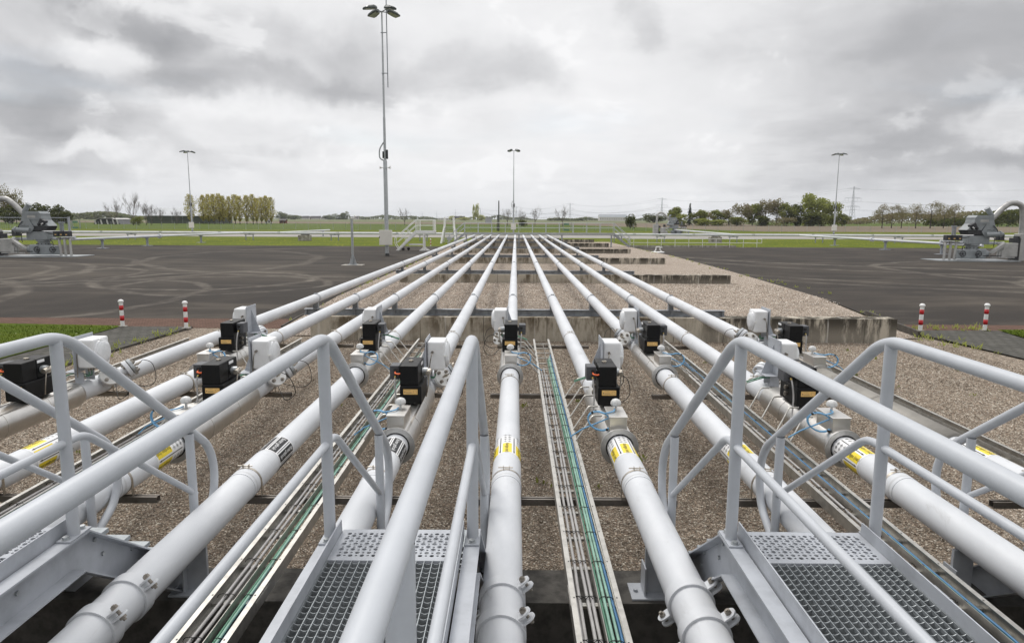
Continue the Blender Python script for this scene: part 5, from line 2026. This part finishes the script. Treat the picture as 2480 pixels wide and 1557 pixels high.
# mixed wood at right
WD = [(1634, 400, 10.5, 7.5, 'leaf_mid', 'green tree left of the dark conifer'), (1650, 395, 6.5, 7, 'leaf_lime', 'low bright bush tree left of the conifer foot'), (1693, 395, 8.8, 8, 'leaf_mid', 'green tree right of the conifer'),
      (1716, 400, 8.0, 8, 'leaf_brown', 'reddish-brown tree two right of the conifer'), (1738, 405, 9.0, 9, 'leaf_mid', 'low green tree third right of the conifer'), (1765, 405, 9.5, 9, 'leaf_brown', 'brownish budding tree left of the tall wood centre'),
      (1795, 400, 13.0, 10, 'leaf_brown', 'tall thin-leaved tree left in the wood centre'), (1822, 405, 12.5, 10, 'leaf_mid', 'green tree in the wood centre, before taller brown ones'), (1853, 402, 15.0, 11, 'leaf_brown', 'tall brown budding tree in the wood centre'),
      (1880, 405, 15.5, 11, 'leaf_brown', 'tallest brown budding tree of the wood'), (1905, 398, 13.0, 9, 'leaf_mid', 'green tree between brown trees and the tall lime one'), (1930, 400, 12.0, 9, 'leaf_dark', 'dark green tree before the tall lime one'),
      (1958, 402, 18.0, 12, 'leaf_lime', 'tallest fresh green tree of the wood'), (1990, 398, 15.5, 10, 'leaf_lime', 'fresh green tree left of the right distant mast'), (2018, 400, 13.5, 9, 'leaf_lime', 'wind-swept fresh green tree right of the right distant mast'),
      (1845, 385, 5.5, 9, 'leaf_dark', 'dark low shrub at the wood foot'), (1785, 385, 5.0, 9, 'leaf_mid', 'bright low shrub at the wood foot'), (1965, 385, 7.0, 11, 'leaf_dark', 'dark undergrowth shrub below the tall lime tree'),
      (1700, 385, 4.0, 10, 'leaf_lime', 'pale low hedge shrub right of the conifer foot'), (1740, 384, 3.4, 10, 'leaf_lime', 'pale low hedge shrub below the brownish tree'), (2040, 395, 7, 7, 'leaf_mid', 'low green tree ending the wood at right'), (1900, 385, 5, 10, 'leaf_brown', 'brown low shrub at the wood foot')]
for i, (px, y, h, wd, mk, lab) in enumerate(WD):
    thin = mk == 'leaf_brown'
    plant('wood_' + mk, (lambda m=mk, tn=thin: leafy_tree(70 + len(m) * 3, 10, 10, M[m], 1700 if tn else 2200, .26 if tn else .34, 'leafy_tree', .02)), px, y, lab, 'mixed wood at right', s=wd * 1.35 / 10, sz=h / 10)
plant('conifer', lambda: conifer(5, 12.6, 6.4), 1670, 398, 'dark pointed conifer standing out at the left of the wood', None)
# single bushes and far trees
BU = [(335, 290, 4.2, 6.2, 'leaf_mid', 'round green bush before the bare trees left of the barn'), (1527, 250, 5.8, 4.6, 'leaf_dark', 'dark lone bush standing in the field right of the platform'), (1264, 300, 3.6, 4.6, 'leaf_dark', 'small dark bush under the bare trees at the middle mast'),
      (1583, 700, 10, 26, 'leaf_dark', 'low dark far thicket left of the small wellhead')]
for i, (px, y, h, wd, mk, lab) in enumerate(BU):
    plant('bush_' + mk, (lambda m=mk: bush(30 + len(m), 4.0, 4.4, M[m])), px, y, lab, None, s=wd / 4.4, sz=h / 4.0)
for i, (px, y, h, wd, lab) in enumerate([(1095, 1480, 9, 20, 'pale yellow-green tree above the far white barn'), (1115, 1490, 9, 20, 'pale blossoming tree right of the far barn ridge'), (1147, 1250, 27, 7, 'slender pale poplar, left of a far pair'), (1156, 1255, 29, 11, 'slender pale poplar, right of a far pair'),
                                        (1125, 1300, 6, 30, 'pale low bushes before the far farmhouse'), (1165, 1250, 10, 16, 'pale green tree right of the far poplar pair')]):
    plant('pale', lambda: leafy_tree(90, 10, 10, M['leaf_blos'], 1500, .36, 'blossom_tree', .05), px, y, lab, 'pale trees by the far farm', s=wd / 10, sz=h / 10)
for i, (px, y, h, wd, lab) in enumerate([(682, 1250, 14, 26, 'olive tree clump right of the poplar row'), (705, 1300, 9, 26, 'low far trees right of the poplar row'), (800, 1450, 10, 34, 'far trees among the village roofs'), (838, 1400, 16, 22, 'round pale far trees right of the village'),
                                        (815, 1470, 12, 34, 'far tree mass between the village and the round pale trees')]):
    plant('farclump', lambda: leafy_tree(95, 10, 10, M['leaf_far'], 1400, .4, 'far_tree', .03), px, y, lab, 'far trees near the village', s=wd / 10, sz=h / 10)

# far treelines, one mass each
def treeline(name, px0, px1, y, h, m, n, seed, leaf=2.2):
    rnd = random.Random(seed)
    x0, x1 = ground_at(px0, y), ground_at(px1, y)
    b = MB()
    for _ in range(n):
        x = rnd.uniform(x0, x1)
        env = .55 + .3 * math.sin(x * .021 + seed) + .15 * math.sin(x * .083 + seed * 2)
        z = YARD + h * env * math.sqrt(rnd.random())
        c = Vector((x, y + rnd.uniform(-12, 12), z))
        s_ = leaf * rnd.uniform(.6, 1.3)
        n_ = Vector((rnd.gauss(0, 1), rnd.gauss(0, 1) - 1, rnd.gauss(0, 1))).normalized()
        t1 = n_.orthogonal().normalized()
        t2 = n_.cross(t1)
        b.add([c + t1 * s_, c + t2 * s_ * .8, c - t1 * s_ * .9, c - t2 * s_], [(0, 1, 2, 3)])
    o = b.build(name, m)
    o['kind'] = 'stuff'
    return o


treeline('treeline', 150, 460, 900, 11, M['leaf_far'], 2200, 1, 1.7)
treeline('treeline', 680, 1010, 1750, 12, M['leaf_far'], 2600, 2, 1.8)
treeline('treeline', 1000, 1300, 2200, 14, M['leaf_far'], 1600, 3, 2.6)
treeline('treeline', 1325, 1420, 1300, 10, M['leaf_far'], 900, 4, 1.8)
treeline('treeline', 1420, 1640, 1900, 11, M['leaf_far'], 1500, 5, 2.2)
treeline('treeline', 2030, 2520, 600, 12, M['leaf_brown'], 3400, 6, 1.0)
treeline('thicket', 2260, 2560, 420, 11, M['leaf_dark'], 2600, 7, 1.0)
treeline('treeline', -100, 170, 700, 12, M['leaf_far'], 700, 8, 2.0)

# ------------------------------------------------------------------ buildings
def gable(root, x0, x1, y0, y1, hw_, hr_, mw, mr, over=.3):
    MB().bb(x0, x1, y0, y1, 0, hw_).build('wall', mw, root)
    b = MB()
    ym = (y0 + y1) / 2
    b.prism([(y0 - over, hw_), (ym, hr_), (y1 + over, hw_), (y1 + over, hw_ + .15), (ym, hr_ + .2), (y0 - over, hw_ + .15)], x0 - over, x1 + over, 0)
    b.build('roof', mr, root)
    g = MB()
    for x in (x0, x1 - .1):
        g.add([(x, y0, hw_), (x, y1, hw_), (x, ym, hr_), (x + .1, y0, hw_), (x + .1, y1, hw_), (x + .1, ym, hr_)], [(0, 1, 2), (5, 4, 3), (0, 3, 4, 1), (1, 4, 5, 2), (2, 5, 3, 0)])
    g.build('gable', mw, root)


xw = ground_at(356, 385)
root = thing('barn', 'long dark green barn with pale sheet roof behind the left bare trees', 'barn', (xw, 385, YARD))
gable(root, 0, 38, 0, 24, 4.2, 8.6, M['barng'], M['barnr'])
for k in range(5):
    MB().bb(8 + k * 6, 8.12 + k * 6, -.06, 0, .1, 4.1).build('downpipe', M['galv'], root)
b = MB().bb(14, 23, -.12, -.02, 2.4, 2.9)
b.build('window', M['wellk'], root)
HS = [(1010 - 300 + 30, 1600, 16, 9, 3, 8, 'housew', 'rooft', 'white-walled far house with dark roof at the village left'), (745, 1610, 15, 9, 3, 7.5, 'brickw', 'rooft', 'brick far house with dark roof in the village'), (765, 1605, 22, 9, 3, 8, 'housew', 'rooft', 'long far house with dark roof in the village middle'),
      (790, 1610, 20, 9, 3, 7.5, 'housew', 'rooft', 'far house with dark roof right in the village'), (860, 1600, 16, 9, 3, 7, 'housew', 'rooft', 'small white far house right of the pale round trees'), (684, 420, 3.8, 3, 1.7, 2.6, 'brickw', 'rooft', 'small red brick shed right of the poplar row'),
      (1080, 1500, 34, 10, 4.2, 6.5, 'housew', 'barnr', 'long pale far barn behind the white ladder'), (1113, 1450, 22, 9, 2.2, 8.5, 'housew', 'rooft', 'far farmhouse with big dark roof among pale trees'), (222, 1000, 22, 10, 2.5, 6.5, 'rooft', 'rooft', 'dark roofed far shed left of the tarpaulin mound'),
      (300, 1400, 60, 9, 3, 6, 'brickw', 'rooft', 'row of brick far houses behind the slim bare tree'), (1485, 1500, 60, 20, 8, 14, 'housew', 'barnr', 'very far pale hall on the horizon right of the platform'), (648, 420, 3.4, 3, 1.6, 2.5, 'housew', 'rooft', 'tiny pale hut under the poplar row end')]
for px, y, wd, dp, hw_, hr_, mw, mr, lab in HS:
    root = thing('house' if 'house' in lab else 'shed', lab, 'house' if 'house' in lab else 'shed', (ground_at(px, y), y, YARD), 'far buildings')
    gable(root, -wd / 2, wd / 2, 0, dp, hw_, hr_, M[mw], M[mr])
    for k in range(max(2, int(wd / 5))):
        x = -wd / 2 + wd * (k + .5) / max(2, int(wd / 5))
        MB().bb(x - .5, x + .5, -.05, .05, hw_ * .35, hw_ * .75).build('window', M['wellk'], root)
root = thing('silo', 'pale grey square silo right of the far poplar pair', 'silo', (ground_at(1183, 520), 520, YARD))
MB().bb(-2.4, 2.4, 0, 4, 0, 4.2).build('body', M['galv'], root)
MB().bb(-2.5, 2.5, -.1, 4.1, 4.2, 4.35).build('cap', M['barnr'], root)
root = thing('tarpaulin_mound', 'low silage mound under black and pale tarpaulin in the left field', 'mound', (ground_at(258, 330), 330, YARD))
b = MB()
b.prism([(-6.5, 0), (-4.8, 2.2), (-3.5, 2.7), (2.5, 2.7), (4, 2.3), (6.8, 0)], 0, 14, 1)
b.build('cover', M['tarp'], root)
b = MB()
for x in (-5.5, -2.6, .3, 3.2, 5.2):
    b.add([(x, -.25, .05), (x + .8, -.25, .05), (x + .2, -.12, 2.2), (x - .5, -.12, 2.2)], [(0, 1, 2, 3)])
b.prism([(-4.9, 2.22), (-3.5, 2.75), (2.5, 2.75), (4, 2.35), (4, 2.5), (2.5, 2.95), (-3.5, 2.95), (-5.0, 2.4)], -.15, 14, 1)
b.build('tyre_sheet', M['tarpw'], root)

# dark slender poles behind the platform
for px, zt, lab in ((1208, 8.3, 'dark slender pole behind the platform left of the middle mast'), (1204.5, 4.4, 'short dark pole beside the taller dark slender pole')):
    root = thing('pole', lab, 'pole', (ground_at(px, 190), 190, YARD))
    MB().cyl((0, 0, 0), (0, 0, zt), .19 if zt > 5 else .12, .16 if zt > 5 else .10, n=10).build('shaft', M['wellk'], root)
    MB().bb(-.22, .22, -.22, .22, .8, 1.3).build('foot_box', M['wellk'], root)

# ------------------------------------------------------------------ boundary fence
def fence(x0, x1, y, label, gaps=()):
    root = thing('wire_fence', label, 'fence', (x0, y, YARD))
    x = 0.0
    n = int(round((x1 - x0) / 3.6))
    for k in range(n + 1):
        MB().cyl((k * (x1 - x0) / n, 0, 0), (k * (x1 - x0) / n, 0, 2.1), .045, n=6).build('post', M['galv'], root)
    b = MB()
    for z in (.06, .4, .75, 1.1, 1.45, 1.8, 2.06):
        b.tube([(0, 0, z), (x1 - x0, 0, z)], .006, 3)
    b.build('wire_mesh', M['galv'], root)
    return root


fence(-175, -91, 198, 'wire fence along the field edge at the far left')
fence(-88.5, 41, 198, 'wire fence along the green field behind the platform')
fence(43.5, 160, 198, 'wire fence along the ploughed field at right')
for px, lab in ((181, 'grey-green gate in the field fence near the left wellhead'), (1374, 'grey-green gate in the field fence behind the far platform')):
    x = ground_at(px, 197)
    root = thing('gate', lab, 'gate', (x, 197.4, YARD))
    b = MB()
    for s_ in (-1, 1):
        b.bb(s_ * 1.15 - .09, s_ * 1.15 + .09, -.09, .09, 0, 2.5)
    b.bb(-1.15, 1.15, -.05, .05, 2.2, 2.3)
    b.build('gate_frame', M['galvd'], root)
    b = MB()
    b.bb(-.95, .55, -.03, .03, 1.7, 2.35)
    b.bb(-.95, .55, -.03, .03, .1, .6)
    b.build('panel', M['pylgreen'], root)
root = thing('sliding_gate', 'grey framed mesh gate at the left edge behind the wellhead', 'gate', (-104, 160, YARD))
b = MB()
b.tube([(-20, 0, .1), (-20, 0, 3.2), (0, 0, 3.2), (0, 0, .1), (-20, 0, .1)], .07, 6)
for k in range(1, 40):
    b.tube([(-20 + k * .5, 0, .1), (-20 + k * .5, 0, 3.2)], .015, 3)
b.build('frame', M['galvd'], root)
MB().bb(-.2, .2, -.2, .2, 0, 3.4).build('post', M['galvd'], root)

# ------------------------------------------------------------------ pylons and wires


def make_pylon():
    root = thing('pylon', 'x', 'pylon', (0, 0, 0), 'line of high-voltage pylons')
    H = 50.0
    b = MB()
    def wz(z):
        return 3.6 * (1 - z / 24.0) + 1.35 * (z / 24.0) if z < 24 else 1.35 * (1 - (z - 24) / 30.0)
    lev = [0, 6, 11.5, 16, 20, 24, 28, 32, 36, 40, 44, H]
    cor = [(1, 1), (1, -1), (-1, -1), (-1, 1)]
    for a in range(len(lev) - 1):
        z0, z1 = lev[a], lev[a + 1]
        w0, w1 = wz(z0), wz(z1)
        for i in range(4):
            c0, c1 = cor[i], cor[(i + 1) % 4]
            r = .17 if z0 < 24 else .13
            b.tube([(c0[0] * w0, c0[1] * w0, z0), (c0[0] * w1, c0[1] * w1, z1)], r, 3, caps=False)
            b.tube([(c0[0] * w0, c0[1] * w0, z0), (c1[0] * w1, c1[1] * w1, z1)], .09, 3, caps=False)
            b.tube([(c1[0] * w0, c1[1] * w0, z0), (c0[0] * w1, c0[1] * w1, z1)], .09, 3, caps=False)
    b.build('tower', M['pylon'], root)
    for z, half in ((22, 12.0), (33.5, 14.2), (46.5, 11.0)):
        b = MB()
        for s_ in (-1, 1):
            for yy in (-.7, .7):
                b.tube([(s_ * .8, yy, z + 1.7), (s_ * half, 0, z + .3)], .11, 3, caps=False)
                b.tube([(s_ * .8, yy, z), (s_ * half, 0, z)], .13, 3, caps=False)
            for k in range(1, 5):
                t = k / 5
                b.tube([(s_ * (.8 + (half - .8) * t), 0, z), (s_ * (.8 + (half - .8) * (t - .1)), 0, z + 1.7 - 1.4 * t)], .07, 3, caps=False)
        b.build('cross_arm', M['pylon'], root)
        b = MB()
        if z < 40:
            for s_ in (-1, 1):
                for t in (.55, 1.0):
                    b.tube([(s_ * half * t, 0, z), (s_ * half * (t - .06), 0, z - 3.6)], .10, 4)
            b.build('insulator', M['pylon'], root)
    return root


py0 = make_pylon()
children(py0)
PYL = [(466 - 155.0 * k, 960 + 515.0 * k) for k in range(-1, 9)]
ang = math.atan2(515, -155) - math.pi / 2
PN = ['high-voltage pylon beyond the right picture edge', 'nearest tall pylon right of the mixed wood', 'second nearest pylon above the small far wellhead', 'third nearest pylon beside the tall bare tree', 'fourth nearest pylon right of the middle mast', 'fifth nearest pylon left of the dark pole',
      'sixth nearest pylon above the far barn', 'seventh nearest pylon above the white ladder', 'eighth nearest pylon above the wheeled stairs', 'farthest pale pylon left of the wheeled stairs']
first = True
for k, (x, y) in enumerate(PYL):
    if k == 0: continue
    if first:
        py0.location = (x, y, YARD); py0.rotation_euler = (0, 0, ang); py0['label'] = PN[k]; first = False
    else:
        dup(py0, loc=(x, y, YARD), label=PN[k], rz=ang)
ux, uy = math.cos(ang), math.sin(ang)
for k in range(0, 5):
    (xa, ya), (xb, yb) = PYL[k], PYL[k + 1]
    rw = .045 + .035 * k
    for z, half in ((18.4, 12.0), (29.9, 14.2), (46.5, 11.0)):
        for s_ in (-1, 1):
            for t in ((.5, .95) if z < 40 else (1.0,)):
                off = s_ * half * t
                pts = []
                for q in range(13):
                    f = q / 12
                    pts.append((xa + (xb - xa) * f + ux * off, ya + (yb - ya) * f + uy * off, YARD + z - 11 * 4 * f * (1 - f)))
                o = MB().tube(pts, rw, 3).build('power_line', M['wire'])
                span = ['from the nearest pylon to beyond the right edge', 'between the nearest and second pylons', 'between the second and third pylons', 'between the third and fourth pylons', 'between the fourth and fifth pylons'][k]
                lev_ = {18.4: 'lowest arms', 29.9: 'middle arms', 46.5: 'top arms'}[z]
                tag(o, 'thin overhead wire on the %s %s' % (lev_, span), 'power line', 'overhead power lines')

# ------------------------------------------------------------------ weeds in the gravel, tufts on the verge
rnd = random.Random(8)
b = MB()
for _ in range(46):
    x, y = rnd.uniform(-9, 12), rnd.uniform(5.8, 19.5)
    for k in range(rnd.randint(5, 12)):
        a = rnd.uniform(0, 6.28)
        ln = rnd.uniform(.03, .10)
        p = Vector((x + rnd.gauss(0, .05), y + rnd.gauss(0, .05), 0.0))
        tp = p + Vector((math.cos(a) * ln * .7, math.sin(a) * ln * .7, ln))
        sd = Vector((-math.sin(a), math.cos(a), 0)) * ln * .28
        b.add([p, (p + tp) / 2 + sd, tp, (p + tp) / 2 - sd], [(0, 1, 2, 3)])
o = b.build('weeds', M['leaf_mid'])
o['kind'] = 'stuff'
b = MB()
spots = [(rnd.uniform(11.5, 15.8), rnd.gauss(22.75, .25)) for _ in range(36)] + [(13.05 + rnd.gauss(0, .25), rnd.uniform(21.2, 26)) for _ in range(18)] + [(-7.8 + rnd.gauss(0, .1), rnd.uniform(23, 60)) for _ in range(50)]
spots += [(14.2 + rnd.gauss(0, .25), rnd.uniform(30, 80)) for _ in range(45)] + [(-11.0 + rnd.gauss(0, .18), rnd.uniform(14, 22.3)) for _ in range(60)] + [(12.9 + rnd.gauss(0, .3), rnd.uniform(18.5, 22.3)) for _ in range(22)]
for x, y in spots:
    for k in range(rnd.randint(4, 9)):
        a = rnd.uniform(0, 6.28)
        ln = rnd.uniform(.05, .17)
        p = Vector((x + rnd.gauss(0, .06), y + rnd.gauss(0, .06), gz(y) + .03))
        tp = p + Vector((math.cos(a) * ln * .8, math.sin(a) * ln * .8, ln))
        sd = Vector((-math.sin(a), math.cos(a), 0)) * ln * .16
        b.add([p - sd, p + sd, tp], [(0, 1, 2)])
o = b.build('dry_weeds', M['leaf_lime'])
o['kind'] = 'stuff'
b = MB()
for _ in range(15000):
    if rnd.random() < .62:
        y = rnd.uniform(12, 22.3)
        x = -13.1 - abs(rnd.gauss(0, 3.2))
    else:
        y = rnd.uniform(15, 22.4)
        x = 15.6 + abs(rnd.gauss(0, 2.2)) + max(0, (y - 20) * .17)
    a = rnd.uniform(0, 6.28)
    ln = rnd.uniform(.025, .06)
    p = Vector((x, y, .065))
    tp = p + Vector((math.cos(a) * ln * .5, math.sin(a) * ln * .5, ln))
    sd = Vector((-math.sin(a), math.cos(a), 0)) * .012
    b.add([p - sd, p + sd, tp], [(0, 1, 2)])
o = b.build('grass', M['grass'])
o['kind'] = 'stuff'

# ------------------------------------------------------------------ air between here and the horizon
b = MB()
b.bb(-9500, 9500, -320, 9300, -1.2, 75)
o = b.build('haze', None)
o['kind'] = 'stuff'
hm = bpy.data.materials.new('haze')
hm.use_nodes = True
t = NT(hm.node_tree)
pv = t.n('VolumePrincipled', {'Color': (.86, .90, .95, 1), 'Density': .00008, 'Anisotropy': .2})
t.t.links.new(pv.outputs[0], t.n('OutputMaterial').inputs['Volume'])
o.data.materials.append(hm)
